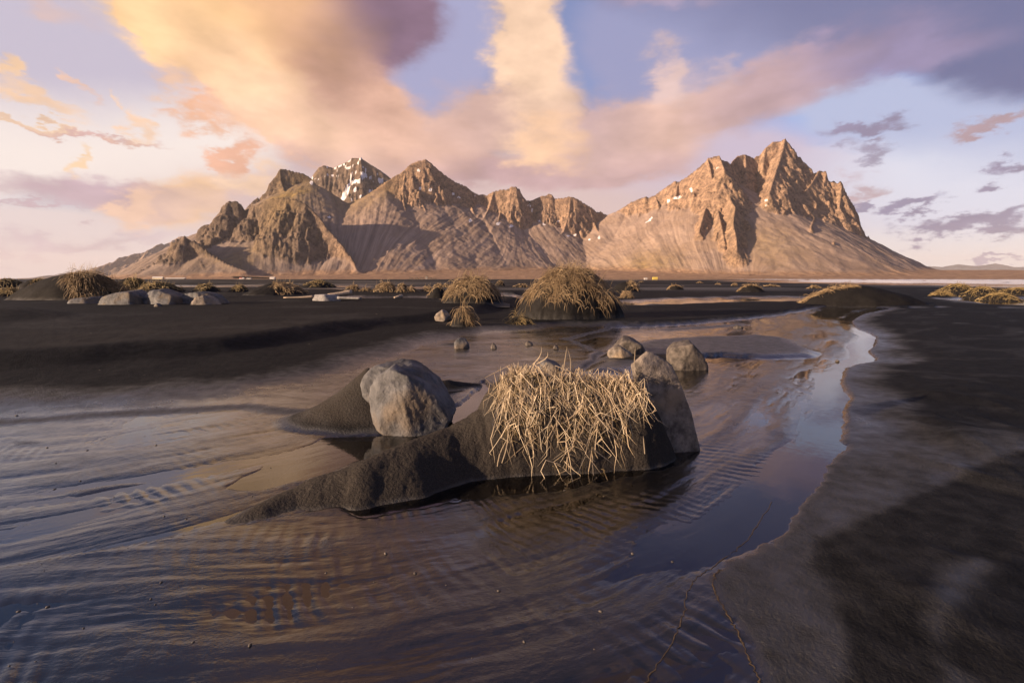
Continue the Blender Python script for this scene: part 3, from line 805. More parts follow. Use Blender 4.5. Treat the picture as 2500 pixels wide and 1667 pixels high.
# spurs: start on the crest, then points of the scree they stick out of: x, y, metres proud
SPURS = [
    [(450, 573, 2000), (466, 600, 22), (480, 622, 20), (492, 645, 12), (505, 662, 3)],
    [(432, 581, 2000), (425, 610, 14), (420, 640, 5)],
    [(557, 491, 2280), (560, 530, 30), (566, 560, 26), (575, 588, 8)],
    [(620, 499, 2270), (630, 540, 30), (640, 580, 10)],
    [(700, 482, 2230), (715, 530, 40), (735, 580, 30), (750, 610, 8)],
    [(745, 496, 2210), (772, 555, 28), (790, 600, 10)],
    [(684, 411, 2750), (686, 440, 30), (695, 468, 14), (702, 485, 3)],
    [(664, 456, 2730), (668, 475, 20), (672, 490, 6)],
    [(990, 410, 2850), (985, 450, 45), (985, 490, 40), (992, 520, 12)],
    [(1030, 390, 2875), (1018, 440, 45), (1028, 490, 35), (1040, 515, 10)],
    [(1060, 405, 2885), (1060, 450, 20), (1068, 480, 5)],
    [(1140, 456, 2915), (1148, 495, 30), (1160, 525, 10)],
    [(1205, 467, 2930), (1192, 510, 35), (1180, 535, 12)],
    [(1225, 462, 2925), (1222, 515, 45), (1215, 545, 18)],
    [(1255, 455, 2915), (1248, 510, 55), (1246, 545, 20)],
    [(1272, 470, 2925), (1272, 520, 30), (1270, 545, 14)],
    [(1345, 474, 2960), (1344, 520, 35), (1346, 548, 10)],
    [(1393, 479, 2940), (1388, 525, 50), (1375, 565, 20), (1362, 578, 4)],
    [(1409, 484, 2945), (1415, 530, 40), (1422, 565, 14)],
    [(1440, 504, 2962), (1450, 540, 35), (1462, 568, 10)],
    [(1560, 485, 2920), (1562, 510, 20), (1560, 530, 4)],
    [(1600, 475, 2880), (1610, 505, 22), (1600, 525, 5)],
    [(1655, 443, 2820), (1650, 475, 28), (1640, 500, 8)],
    [(1701, 413, 2760), (1700, 450, 40), (1690, 480, 16), (1680, 500, 4)],
    [(1756, 379, 2700), (1768, 412, 60), (1780, 450, 75), (1783, 485, 80), (1795, 505, 75), (1790, 545, 70), (1798, 580, 55), (1799, 605, 40), (1801, 628, 8)],
    [(1728, 386, 2720), (1738, 430, 50), (1745, 470, 45), (1752, 510, 40), (1762, 550, 45), (1768, 585, 35), (1772, 608, 8)],
    [(1756, 379, 2700), (1760, 430, 40), (1765, 480, 40), (1778, 540, 30)],
    [(1712, 480, 4), (1724, 504, 40), (1716, 530, 45), (1708, 560, 35), (1698, 582, 6)],
    [(1819, 376, 2850), (1822, 420, 40), (1830, 450, 12)],
    [(1917, 337, 2870), (1905, 385, 60), (1890, 430, 75), (1878, 470, 45), (1872, 488, 8)],
    [(1930, 360, 2862), (1932, 410, 50), (1928, 455, 35), (1920, 480, 8)],
    [(1868, 362, 2880), (1862, 410, 40), (1855, 450, 14)],
    [(2000, 415, 2780), (1975, 455, 60), (1940, 490, 60), (1915, 515, 25), (1908, 524, 5)],
    [(1990, 422, 2800), (1945, 470, 50), (1912, 500, 18)],
    [(2018, 420, 2765), (2006, 470, 55), (1992, 520, 45), (1980, 555, 25)],
    [(2055, 446, 2705), (2050, 500, 60), (2044, 550, 50), (2036, 590, 25)],
    [(880, 380, 3730), (884, 415, 50), (870, 445, 12)],
    [(840, 395, 3740), (838, 430, 30), (842, 450, 6)],
]
SNOW = [  # patches of old snow: x, y, half sizes, tilt
    (845, 470, 6, 13, -20), (838, 482, 5, 12, -18), (862, 445, 14, 4, 25), (878, 440, 9, 4, 20), (890, 428, 9, 6, 10), (905, 436, 7, 3, 15), (930, 441, 9, 4, -25), (851, 455, 5, 9, -25), (866, 463, 3, 7, -30),
    (805, 476, 3, 4, 0), (760, 446, 4, 6, 0), (856, 490, 4, 6, -30), (879, 480, 5, 3, 25), (905, 466, 6, 3, 30), (882, 384, 6, 5, 0), (870, 398, 10, 3, 20), (920, 408, 12, 3, -30), (940, 422, 12, 3, -35), (820, 408, 9, 3, -10), (800, 412, 5, 3, 0),
    (1021, 416, 4, 3, 0), (1025, 460, 4, 3, 0), (1051, 463, 5, 4, 20), (1107, 473, 3, 3, 0), (1121, 483, 5, 2, 0), (1160, 477, 3, 2, 0), (1148, 538, 4, 5, 0), (1216, 546, 5, 4, 0), (1248, 552, 4, 3, 0), (1275, 553, 3, 2, 0),
    (1293, 501, 5, 2, 0), (1299, 512, 3, 4, 20), (1317, 539, 2, 2, 0), (1328, 548, 4, 3, -40), (1364, 540, 4, 2, 0), (1387, 576, 5, 2, 0), (1403, 574, 4, 2, 0), (1439, 585, 4, 2, 0), (1463, 580, 3, 4, 0),
    (1655, 482, 11, 3, 15), (1630, 491, 5, 4, 35), (1687, 464, 4, 6, 20), (1585, 538, 11, 2.5, 40), (1751, 410, 5, 2, 0), (1870, 490, 5, 3, 0), (1870, 502, 4, 2, 0), (803, 530, 4, 3, 0),
]
def apron(x, y):
    t = np.clip((y - 1480) / 620, 0, 1.3)
    t = t * sstep(-1500, -1050, x)
    return 30 * t ** 1.6 + 3.0 * fbm(x * .006, y * .006, 3, 81) * np.clip(t * 3, 0, 1) - 0.5

RIDGE_PTS = [[(*at(px, py, Y), c, 1.75 - .35 * float(sstep(1975, 2000, px)), 1.0 + 2.4 * float(sstep(1990, 2030, px)) * (px < 2125)) for px, py, Y, c in rid] for rid in RIDGES]
def scree_only(x, y):
    z = apron(x, y)
    for pts in RIDGE_PTS:
        for a, b in zip(pts[:-1], pts[1:]):
            d, t = seg_dist(x, y, a, b)
            z = np.maximum(z, a[2] + (b[2] - a[2]) * t - (a[3] + (b[3] - a[3]) * t) - 0.62 * d - 4)
    return z
def spur_pts():
    out = []
    Ys = np.linspace(1600, 4000, 600)
    for sp_ in SPURS:
        P = []
        for k, (px, py, h) in enumerate(sp_):
            if h > 500: P.append((*at(px, py, h), 320.0, 1.3, 1.0 + 2.4 * float(sstep(1990, 2030, px)))); continue
            r = ray(px, py); t = Ys / r[1]
            hit = np.nonzero(CAM_H + r[2] * t < scree_only(r[0] * t, Ys + 0.0))[0]
            back = sp_[0][2] > 3000
            if back: hit = hit[Ys[hit] > 3100]
            Y = Ys[hit[0]] if len(hit) else P[-1][1]
            P.append((*at(px, py, Y - (.55 if px < 800 else .7 if px < 1640 else 1.35 if px < 1990 else 1.0) * h / 0.62), 320.0, 1.3, 1.0 + 2.4 * float(sstep(1990, 2030, px))))
        out.append(P)
    return out
def mountain_height(x, y):
    wx = x + 16 * fbm(x * .008, y * .008, 3, 91) + 5 * fbm(x * .03, y * .03, 3, 92)
    wy = y + 16 * fbm(x * .008 + 7, y * .008, 3, 93) + 5 * fbm(x * .03 + 3, y * .03, 3, 94)
    rock = np.full(x.shape, -1e4); scree = np.full(x.shape, -1e4)
    fs = np.zeros(x.shape); fd = np.zeros(x.shape); rs = np.zeros(x.shape); rd = np.zeros(x.shape)
    acc = 0.0
    for ri, pts in enumerate(RIDGE_PTS + spur_pts()):
        spur = ri >= len(RIDGE_PTS)
        for a, b in zip(pts[:-1], pts[1:]):
            l = math.hypot(b[0] - a[0], b[1] - a[1])
            reach = 260 if spur else max(a[2], b[2]) / 0.55 + 80
            k = np.nonzero((x > min(a[0], b[0]) - reach) & (x < max(a[0], b[0]) + reach) & (y > min(a[1], b[1]) - reach) & (y < max(a[1], b[1]) + reach))[0]
            d0, t = seg_dist(x[k], y[k], a, b)
            d1, _ = seg_dist(wx[k], wy[k], a, b)
            an = a[5] + (b[5] - a[5]) * t
            ex = np.maximum(x[k] - (a[0] + (b[0] - a[0]) * t), 0)
            d = d0 + (d1 - d0) * sstep(5, 60, d0)
            dr_ = d + (np.hypot(ex * an, y[k] - (a[1] + (b[1] - a[1]) * t)) - np.hypot(ex, y[k] - (a[1] + (b[1] - a[1]) * t)))
            zc = a[2] + (b[2] - a[2]) * t; c = a[3] + (b[3] - a[3]) * t
            s = acc + t * l
            kr = a[4] + (b[4] - a[4]) * t
            rk = zc - (kr * dr_ + 10 * (1 - np.exp(-dr_ / 12)) if spur else kr * dr_ + 40 * (1 - np.exp(-dr_ / 24))) - 0.0004 * d * d
            m = rk > rock[k]
            rock[k] = np.where(m, rk, rock[k]); rs[k] = np.where(m, s, rs[k]); rd[k] = np.where(m, d, rd[k])
            if not spur:
                sc = zc - c - 0.62 * d - 4 * sstep(0, 30, d)
                m = sc > scree[k]
                scree[k] = np.where(m, sc, scree[k]); fs[k] = np.where(m, s, fs[k]); fd[k] = np.where(m, d, fd[k])
            acc += l
        acc += 500
    # ribs and gullies in the cliffs, jagged blocks
    g = ridged(rs / 62 + 0.25 * fbm(x * .02, y * .02, 2, 95), rd / 170, 4, 96, 0.55)
    blocks = fbm(x * .030, y * .030, 5, 97, 0.6)
    amp = sstep(0, 55, rd)
    rock = rock + amp * (46 * (g - 0.60) + 30 * blocks + 9 * (ridged(x * .055, y * .055, 3, 108) - .6)) + (1 - amp) * 6 * (ridged(x * .035, y * .035, 3, 98) - 0.6)
    # shallow furrows down the scree, fanning out below the gullies
    fs = x + 0.42 * (y - 2550) * np.sin(x / 210 + 1.1 * fbm(x / 500, 0 * x, 2, 109)) + 14 * fbm(x / 90, y / 260, 2, 110)
    fd = np.where(fd > 0, fd, 0)
    fur = ridged(fs / 46, y / 900, 4, 99, 0.55)
    scree = scree + sstep(20, 160, fd) * (3.6 * (fur - 0.6) + 5.0 * fbm(fs / 130, y / 600, 3, 100))
    ap = apron(x, y)
    scree = smax(scree, ap, 30.0)
    z = smax(rock, scree, 3.0)
    return z, rock - scree, scree - ap, fs, fd

def build_mountain():
    az = np.radians(np.linspace(-46, 50.5, 1080))
    r = np.concatenate([np.linspace(1490, 2080, 62), np.linspace(2080, 3000, 240)[1:], np.linspace(3000, 4300, 100)[1:]])
    A, R = np.meshgrid(az, r)
    x, y = (R * np.tan(A)).ravel(), R.ravel()
    z, rk, above, fs, fd = mountain_height(x, y)
    zz = z.reshape(A.shape)
    gy, gx = np.gradient(zz)
    rock = sstep(-4, 5, rk)
    foot = sstep(26, 3, above + 12 * fbm(x * .02, y * .02, 4, 101))
    mottle_and_shade = fbm(x * .004, y * .004, 4, 102)  # noise that mottles the grass
    grass = np.zeros_like(x)
    for px, py, Y, rad, wgt in [(850, 492, 2745, 200, 1.0), (930, 455, 2780, 120, .7), (760, 470, 2700, 180, .8), (690, 470, 2600, 160, .8), (691, 484, 2230, 110, .7), (1560, 650, 2200, 230, .6), (1290, 655, 2150, 160, .5), (560, 640, 1950, 150, .6), (1850, 655, 2150, 250, .35)]:
        q = at(px, py, Y)
        grass = np.maximum(grass, wgt * np.exp(-((x - q[0]) ** 2 + (y - q[1]) ** 2) / rad ** 2))
    grass = np.clip(grass * (0.8 + 1.2 * mottle_and_shade) + 0.22 * rock * sstep(.1, .5, fbm(x * .01, y * .01, 3, 104)), 0, 1) * (1 - 0.35 * rock)
    painted_shade = np.clip(sstep(-700, -1050, x / (y / 2300)) + sstep(3250, 3350, y) * .8, 0, 1)  # where shade is painted in: left massif and the peak far behind
    # old snow lying in hollows
    snow = np.zeros_like(x)
    P = np.stack([x, y, z - CAM_H], 1)
    fw = P[:, 1] * cp - P[:, 2] * sp; up = P[:, 1] * sp + P[:, 2] * cp
    u, v = W_ / 2 + FPX * P[:, 0] / fw, H_ / 2 - FPX * up / fw
    u = u + 4 * fbm(x * .05, y * .05, 3, 105); v = v + 4 * fbm(x * .05 + 9, y * .05, 3, 106)
    for px, py, a, b, rot in SNOW:
        k = np.nonzero((np.abs(u - px) < 40) & (np.abs(v - py) < 40))[0]
        if py < 500 and px < 960 and px > 740 and not 1000 < px: k = k[y[k] > 3200] if px > 765 else k
        elif len(k): k = k[y[k] < 3100]
        c, s = math.cos(math.radians(rot)), math.sin(math.radians(rot))
        du, dv = u[k] - px, -(v[k] - py)
        q = np.hypot((du * c + dv * s) / a, (-du * s + dv * c) / b)
        snow[k] = np.maximum(snow[k], sstep(1.5, 0.5, q))
    snow = np.maximum(snow, sstep(3300, 3400, y) * sstep(560, 900, z) * sstep(.05, .3, fbm(x * .03, y * .012 + z * .03, 4, 107)) * 0.9)
    o = mesh_obj('mountain', np.stack([x, y, z], 1), grid_faces(*A.shape), MOUNTAIN,
                 attrs={'rock': rock, 'grass': grass, 'snow': snow, 'foot': foot, 'fall': np.stack([fs, y, 0 * fs], 1), 'mottle_and_shade': painted_shade})
    tag(o, 'jagged brown mountain with scree slopes and snow patches behind the beach', kind='structure')
build_mountain()

def build_far(name, pts, Y, mat, label, run, slope, seed, amp):
    P = np.array([at(px, py, Y) for px, py in pts])
    x = np.linspace(P[0, 0], P[-1, 0], 260)
    top = np.interp(x, P[:, 0], P[:, 2])
    v = np.concatenate([np.linspace(-run, 0, 46), np.linspace(0, run, 16)[1:]])
    X, V = np.meshgrid(x, v)
    T = np.tile(top, (len(v), 1))
    k = 1 - np.abs(V) / run
    Z = T * np.clip(k, 0, 1) ** slope
    nz = ridged(X / (run * .22), V / (run * .5), 4, seed) - 0.6
    Z = Z + amp * nz * T * (k * (1 - k)) * 3 + T * 0.02 * fbm(X / 60, V / 60, 3, seed + 3) - 2
    o = mesh_obj(name, np.stack([X, Y + V, Z], 2).reshape(-1, 3), grid_faces(*X.shape), mat)
    tag(o, label, kind='structure')
FAR_BROWN = make_far('far_brown_slopes', (0.16, 0.12, 0.10), (0.30, 0.22, 0.17))
FAR_BLUE = make_far('far_blue_slopes', (0.045, 0.055, 0.08), (0.09, 0.10, 0.13), True)
build_far('hill', [(180, 684), (212, 677), (253, 656), (289, 652), (312, 641), (334, 630), (352, 637), (380, 645), (420, 668), (450, 684)], 13000, FAR_BROWN, 'pale hazy hill behind the left end of the mountain', 2200, 1.1, 201, 0.5)
build_far('ridge', [(250, 684), (300, 668), (352, 638), (365, 624), (368, 612), (384, 609), (408, 598), (426, 584), (440, 577), (477, 578), (520, 570), (600, 600), (700, 684)], 9500, FAR_BROWN, 'steep hazy ridge behind the small pointed hill', 1900, 1.1, 211, 0.6)
build_far('mountains', [(2080, 684), (2140, 660), (2186, 654), (2231, 653), (2271, 650), (2300, 652), (2339, 645), (2380, 650), (2405, 647), (2431, 643), (2465, 652), (2500, 652), (2560, 644), (2640, 650), (2760, 662), (2900, 684)], 20000, FAR_BLUE, 'blue snow-dusted mountains across the sea', 3600, 1.1, 221, 0.7)
# ------------------------------------------------------------------ air
def build_haze():
    M = Mat('haze_air')
    v = M.n('ShaderNodeVolumePrincipled')
    v.inputs['Color'].default_value = (0.93, 0.90, 0.95, 1)
    v.inputs['Density'].default_value = 0.000022
    v.inputs['Anisotropy'].default_value = 0.0
    M.nt.links.new(v.outputs[0], M.out.inputs['Volume'])
    R = 25000.0
    c = np.array([(x, y, z) for z in (-4, 1150) for y in (-R, R) for x in (-R, R)], float)
    f = [(0, 2, 3, 1), (4, 5, 7, 6), (0, 1, 5, 4), (2, 6, 7, 3), (0, 4, 6, 2), (1, 3, 7, 5)]
    o = mesh_obj('haze', c, f, M.m, smooth=False)
    tag(o, 'thin pale evening haze over the whole bay', kind='stuff')
build_haze()
# ------------------------------------------------------------------ stones
def ico(sub):
    import bmesh
    bm = bmesh.new(); bmesh.ops.create_icosphere(bm, subdivisions=sub, radius=1.0)
    v = np.array([q.co[:] for q in bm.verts]); f = np.array([[q.index for q in p.verts] for p in bm.faces])
    bm.free(); return v, f
ICO = {k: ico(k) for k in (3, 4, 5, 6)}
def hull2(p):
    p = sorted(map(tuple, p))
    def half(q):
        h = []
        for c in q:
            while len(h) > 1 and (h[-1][0] - h[-2][0]) * (c[1] - h[-2][1]) - (h[-1][1] - h[-2][1]) * (c[0] - h[-2][0]) <= 0: h.pop()
            h.append(c)
        return h
    a, b = half(p), half(p[::-1])
    return np.array(a[:-1] + b[:-1])
def stone_mesh(outline, Y, depth, seed, sub=5, rough=0.045, lean=0.25, soft=70.0, extra=(), chips=8):
    """block with the outline seen in the photograph, real thickness and broken faces"""
    rng = np.random.default_rng(seed)
    P = np.array([at(px, py, Y) for px, py in outline])[:, [0, 2]]
    size = np.ptp(P, 0).max()
    low = P[:, 1].min()
    P = np.where((P[:, 1:] < low + 0.12 * size) & (np.array([0, 1]) == 1), P - 0.22 * size, P)
    Hl = hull2(P)
    c2 = Hl.mean(0); c = np.array([c2[0], Y, c2[1]])
    planes = []
    for a, b in zip(Hl, np.roll(Hl, -1, 0)):
        e = b - a; n = np.array([e[1], -e[0]]); n /= np.linalg.norm(n) + 1e-9
        tilt = rng.uniform(-.15, .15)
        nn = np.array([n[0], tilt, n[1]]); nn /= np.linalg.norm(nn)
        planes.append((nn, n @ (a - c2)))
    d = depth / 2
    for sgn in (-1, 1):
        for k in range(4):
            nn = np.array([rng.uniform(-.55, .55), sgn, rng.uniform(-.1, .6) if sgn < 0 else rng.uniform(-.2, .5)]); nn[2] += lean * .5
            nn /= np.linalg.norm(nn); planes.append((nn, d * rng.uniform(.85, 1.15)))
    for k in range(chips):
        nn = rng.normal(size=3); nn[2] = abs(nn[2]) * .6; nn /= np.linalg.norm(nn)
        sup = max(nn[0] * (q[0] - c2[0]) + nn[2] * (q[1] - c2[1]) for q in Hl) + abs(nn[1]) * d
        planes.append((nn, sup * rng.uniform(.80, .95)))
    planes += [(np.array(nn) / np.linalg.norm(nn), dd * d) for nn, dd in extra]
    U, F = ICO[sub]
    acc = np.zeros(len(U))
    for nn, dd in planes:
        k = np.clip(U @ nn, 1e-3, None) / max(dd, 0.02 * size)
        acc += k ** soft
    r = acc ** (-1 / soft)
    V = U * r[:, None]
    q = V / size
    r2 = 1 + rough * 1.6 * fbm3(q * 2.6 + seed, 4, seed) + rough * 0.9 * (0.5 - np.abs(fbm3(q * 6 + seed * 2, 3, seed + 5))) + rough * .5 * fbm3(q * 22, 3, seed + 9)
    return V * r2[:, None], F, c
def stone(name, outline, Y, depth, mat, label, seed, cat='rock', group=None, sub=5, **kw):
    V, F, c = stone_mesh(outline, Y, depth, seed, sub, **kw)
    o = mesh_obj(name, V, F, mat)
    o.location = c
    return tag(o, label, cat, group)
def stand(px, py):                           # the point of the sand itself seen at a pixel
    z = 0.0
    for _ in range(4):
        g = ground(px, py, z)
        z = float(np.clip(beach_height(np.array([g[0]]), np.array([g[1]]))[0][0], 0, .5))
    return g[0], g[1], z
def gy(py, px=1250): return stand(px, py)[1]

# the leaning slab behind the grass and its neighbours
stone('standing_rock', [(1540, 894), (1558, 871), (1584, 848), (1617, 847), (1632, 864), (1642, 912), (1660, 953), (1681, 1001), (1691, 1050), (1697, 1095), (1612, 1098), (1575, 985)], gy(1085, 1560) + .02, 0.24, ROCK_BROWN,
      'tall brown slab of rock leaning against the grassy hummock beside the stream', 11, sub=6, rough=0.045, chips=0, extra=[((.12, -1, .18), .75)])
b = empty('cracked_boulder', (*ground(990, 1040), 0), 'large blue-grey boulder split by a crack, standing in a sand drift', 'boulder')
for nm, ol, Y, dp, sd, ex in [('back_block', [(886, 936), (905, 908), (929, 888), (953, 891), (1004, 888), (1031, 896), (1054, 915), (1078, 950), (1070, 1015), (930, 1020), (896, 975)], gy(1046, 1060) + .26, 0.40, 21, [((-.8, -.6, .2), 1.5), ((.3, -.7, .6), 1.3)]),
                          ('front_block', [(893, 958), (922, 922), (958, 896), (975, 899), (1012, 917), (1051, 938), (1073, 957), (1104, 1008), (1092, 1036), (1037, 1052), (945, 1064), (912, 1010)], gy(1046, 1060) + .06, 0.40, 25, [((-.80, -.60, .12), 1.35), ((.38, -.82, .42), 1.05)])]:
    V, F, c = stone_mesh(ol, Y, dp, sd, 6, 0.055, extra=ex, chips=2)
    o = mesh_obj(nm, V, F, ROCK_BLUE, b); o.location = Vector(c) - b.location
stone('rock', [(1634, 851), (1645, 842), (1663, 846), (1683, 833), (1696, 846), (1706, 869), (1719, 894), (1709, 906), (1670, 908), (1640, 904), (1632, 877)], gy(902, 1654) + .12, 0.42, ROCK_DARK,
      'dark angular rock standing at the water edge behind the leaning slab', 31, rough=0.05)
stone('rock', [(1500, 845), (1516, 826), (1534, 824), (1556, 833), (1564, 851), (1548, 866), (1505, 862)], gy(862, 1520) + .15, 0.45, ROCK_DARK, 'dark lump of rock on the sand bar behind the grassy hummock', 35, rough=.05)
stone('rock', [(1484, 857), (1495, 848), (1512, 843), (1524, 855), (1542, 862), (1545, 873), (1500, 876), (1484, 868)], gy(870, 1504), 0.26, ROCK_BROWN, 'low brown stone in front of the dark lump on the sand bar', 37, rough=.06, sub=4)
stone('rock', [(1320, 884), (1332, 878), (1352, 884), (1368, 897), (1366, 915), (1322, 915)], 3.55, 0.25, ROCK_BLUE, 'blue-grey stone showing over the top of the near grass tuft', 39, sub=4)
stone('stone', [(1110, 832), (1122, 825), (1136, 827), (1145, 840), (1147, 853), (1136, 856), (1115, 850)], gy(850, 1130) + .08, 0.22, ROCK_BLUE, 'pale upright stone alone on the damp flat behind the cracked boulder', 41, sub=4)
stone('stone', [(1063, 774), (1069, 763), (1080, 756), (1092, 762), (1099, 772), (1090, 780), (1068, 780)], gy(778, 1083) + .2, 0.4, ROCK_BROWN, 'rounded tan stone beside a small straw tuft', 43, sub=4)
stone('stone', [(1196, 849), (1202, 836), (1210, 842), (1215, 850)], gy(850, 1216), 0.1, ROCK_DARK, 'small pointed dark stone on the damp flat', 45, sub=3)
stone('stone', [(1282, 838), (1290, 832), (1300, 838), (1302, 842), (1284, 842)], gy(842, 1302), 0.14, ROCK_DARK, 'small flat dark stone behind the near grass tuft', 47, sub=3)
stone('stone', [(1350, 850), (1354, 842), (1362, 845), (1364, 852)], gy(852, 1370), 0.08, ROCK_DARK, 'tiny dark stone near the sand bar', 49, sub=3)
stone('stone', [(1792, 799), (1800, 794), (1810, 796), (1814, 801), (1794, 802)], gy(801, 1812), 0.2, ROCK_DARK, 'brown stone lying alone in the middle of the shallow stream', 51, sub=3)
stone('stone', [(2040, 882), (2043, 878), (2047, 879), (2048, 883)], gy(883, 2060), 0.04, ROCK_DARK, 'tiny black pebble at the bright water channel', 53, sub=3)
LEFT = 'grey rocks below the grassy hummock on the left'
stone('boulder', [(177, 740), (205, 727), (240, 724), (258, 731), (258, 742), (190, 743)], gy(741, 197) + .5, 1.0, ROCK_BLUE, 'low flat grey slab at the end of a row of rocks', 61, 'boulder', LEFT, sub=4)
stone('boulder', [(257, 736), (270, 722), (300, 712), (328, 710), (348, 718), (362, 738), (369, 746), (262, 746)], gy(744, 277) + .5, 1.1, ROCK_BLUE, 'smooth blue-grey boulder with a pointed left end, broadest of the row', 63, 'boulder', LEFT)
stone('boulder', [(357, 725), (372, 709), (400, 707), (430, 717), (452, 730), (463, 743), (400, 746), (366, 738)], gy(744, 377) + .9, 1.1, ROCK_BLUE, 'rough grey boulder with a brown top beside the smooth one', 65, 'boulder', LEFT, rough=.05)
stone('boulder', [(446, 728), (466, 716), (500, 712), (530, 719), (548, 735), (562, 744), (500, 745), (452, 740)], gy(744, 466) + 1.0, 1.0, ROCK_BLUE, 'flat-topped grey boulder at the right end of the row', 67, 'boulder', LEFT, rough=.05)
stone('boulder', [(474, 738), (490, 725), (505, 721), (528, 732), (546, 743), (480, 745)], gy(744, 494) + .3, .7, ROCK_BROWN, 'tan wedge-shaped rock in front of the flat-topped grey boulder', 69, 'boulder', LEFT, sub=4)
stone('stone', [(378, 745), (384, 740), (393, 743), (394, 748), (380, 748)], gy(748, 398), .2, ROCK_BLUE, 'fist-sized grey stone in front of the row of boulders', 71, group=None, sub=3)
stone('stone', [(298, 712), (305, 707), (314, 708), (316, 713), (300, 714)], gy(728, 318) + 1.5, .3, ROCK_BROWN, 'small tan stone between the tall grass and the row of boulders', 73, sub=3)

# ------------------------------------------------------------------ grass
def ribbons(name, pts, width, tint, mat, parent, facing=None):
    """pts: blades x nodes x 3; a flat tapering ribbon along every blade"""
    n, k, _ = pts.shape
    t = np.gradient(pts, axis=1); t /= np.linalg.norm(t, axis=2, keepdims=True) + 1e-9
    ref = facing if facing is not None else np.tile(np.array([0, -1.0, 0.35]), (n, 1))
    sd = np.cross(t, ref[:, None, :]); sd /= np.linalg.norm(sd, axis=2, keepdims=True) + 1e-9
    prof = np.interp(np.linspace(0, 1, k), [0, .15, .7, 1], [.8, 1, .8, .15])
    w = np.asarray(width)[:, None, None] * prof[None, :, None] * .5
    V = np.stack([pts - sd * w, pts + sd * w], 2).reshape(-1, 3)
    i = np.arange(n * k * 2).reshape(n, k, 2)
    F = np.stack([i[:, :-1, 0], i[:, :-1, 1], i[:, 1:, 1], i[:, 1:, 0]], 3 - 1).reshape(-1, 4)
    o = mesh_obj(name, V, F, mat, parent, attrs={'tint': np.repeat(np.clip(tint, 0, 1), k * 2)})
    o['kind'] = 'stuff'
    return o
def drape(rng, roots, hfun, length, lift, wind, fall, steps, kink=0.0, up=0.6, clear=0.004, spread=.55, jit=.16):
    """grow blades from roots: they rise, bend over and then lie along the slope"""
    n = len(roots)
    p = roots.copy(); P = [p.copy()]
    e = 0.012 * max(1, length.mean() * 2)
    a = rng.uniform(0, 2 * math.pi, n)
    d = np.stack([np.cos(a) * spread + wind[0], np.sin(a) * spread + wind[1], np.full(n, up) * rng.uniform(.3, 1.6, n)], 1)
    step = (length / steps)[:, None]
    for k in range(steps):
        h0 = hfun(p[:, 0], p[:, 1])
        gx = (hfun(p[:, 0] + e, p[:, 1]) - h0) / e; gy_ = (hfun(p[:, 0], p[:, 1] + e) - h0) / e
        gl = np.hypot(gx, gy_) + 1e-6
        down = np.stack([-gx, -gy_, -gl * gl], 1) / np.sqrt(gl ** 2 + gl ** 4)[:, None] * np.clip(gl, 0, 1)[:, None]
        d = d + fall * (k + 1) / steps * (down + np.array([wind[0] * .5, wind[1] * .5, -.55])) + rng.normal(0, jit, (n, 3))
        if kink:
            m = rng.random(n) < kink
            d[m] += rng.normal(0, .9, (m.sum(), 3))
        d /= np.linalg.norm(d, axis=1, keepdims=True) + 1e-9
        p = p + d * step
        lim = hfun(p[:, 0], p[:, 1]) + clear + lift * length * rng.uniform(.2, 1, n) * (1 - (k + 1) / steps * .8)
        under = p[:, 2] < lim
        p[:, 2] = np.where(under, lim, p[:, 2])
        P.append(p.copy())
    return np.stack(P, 1)

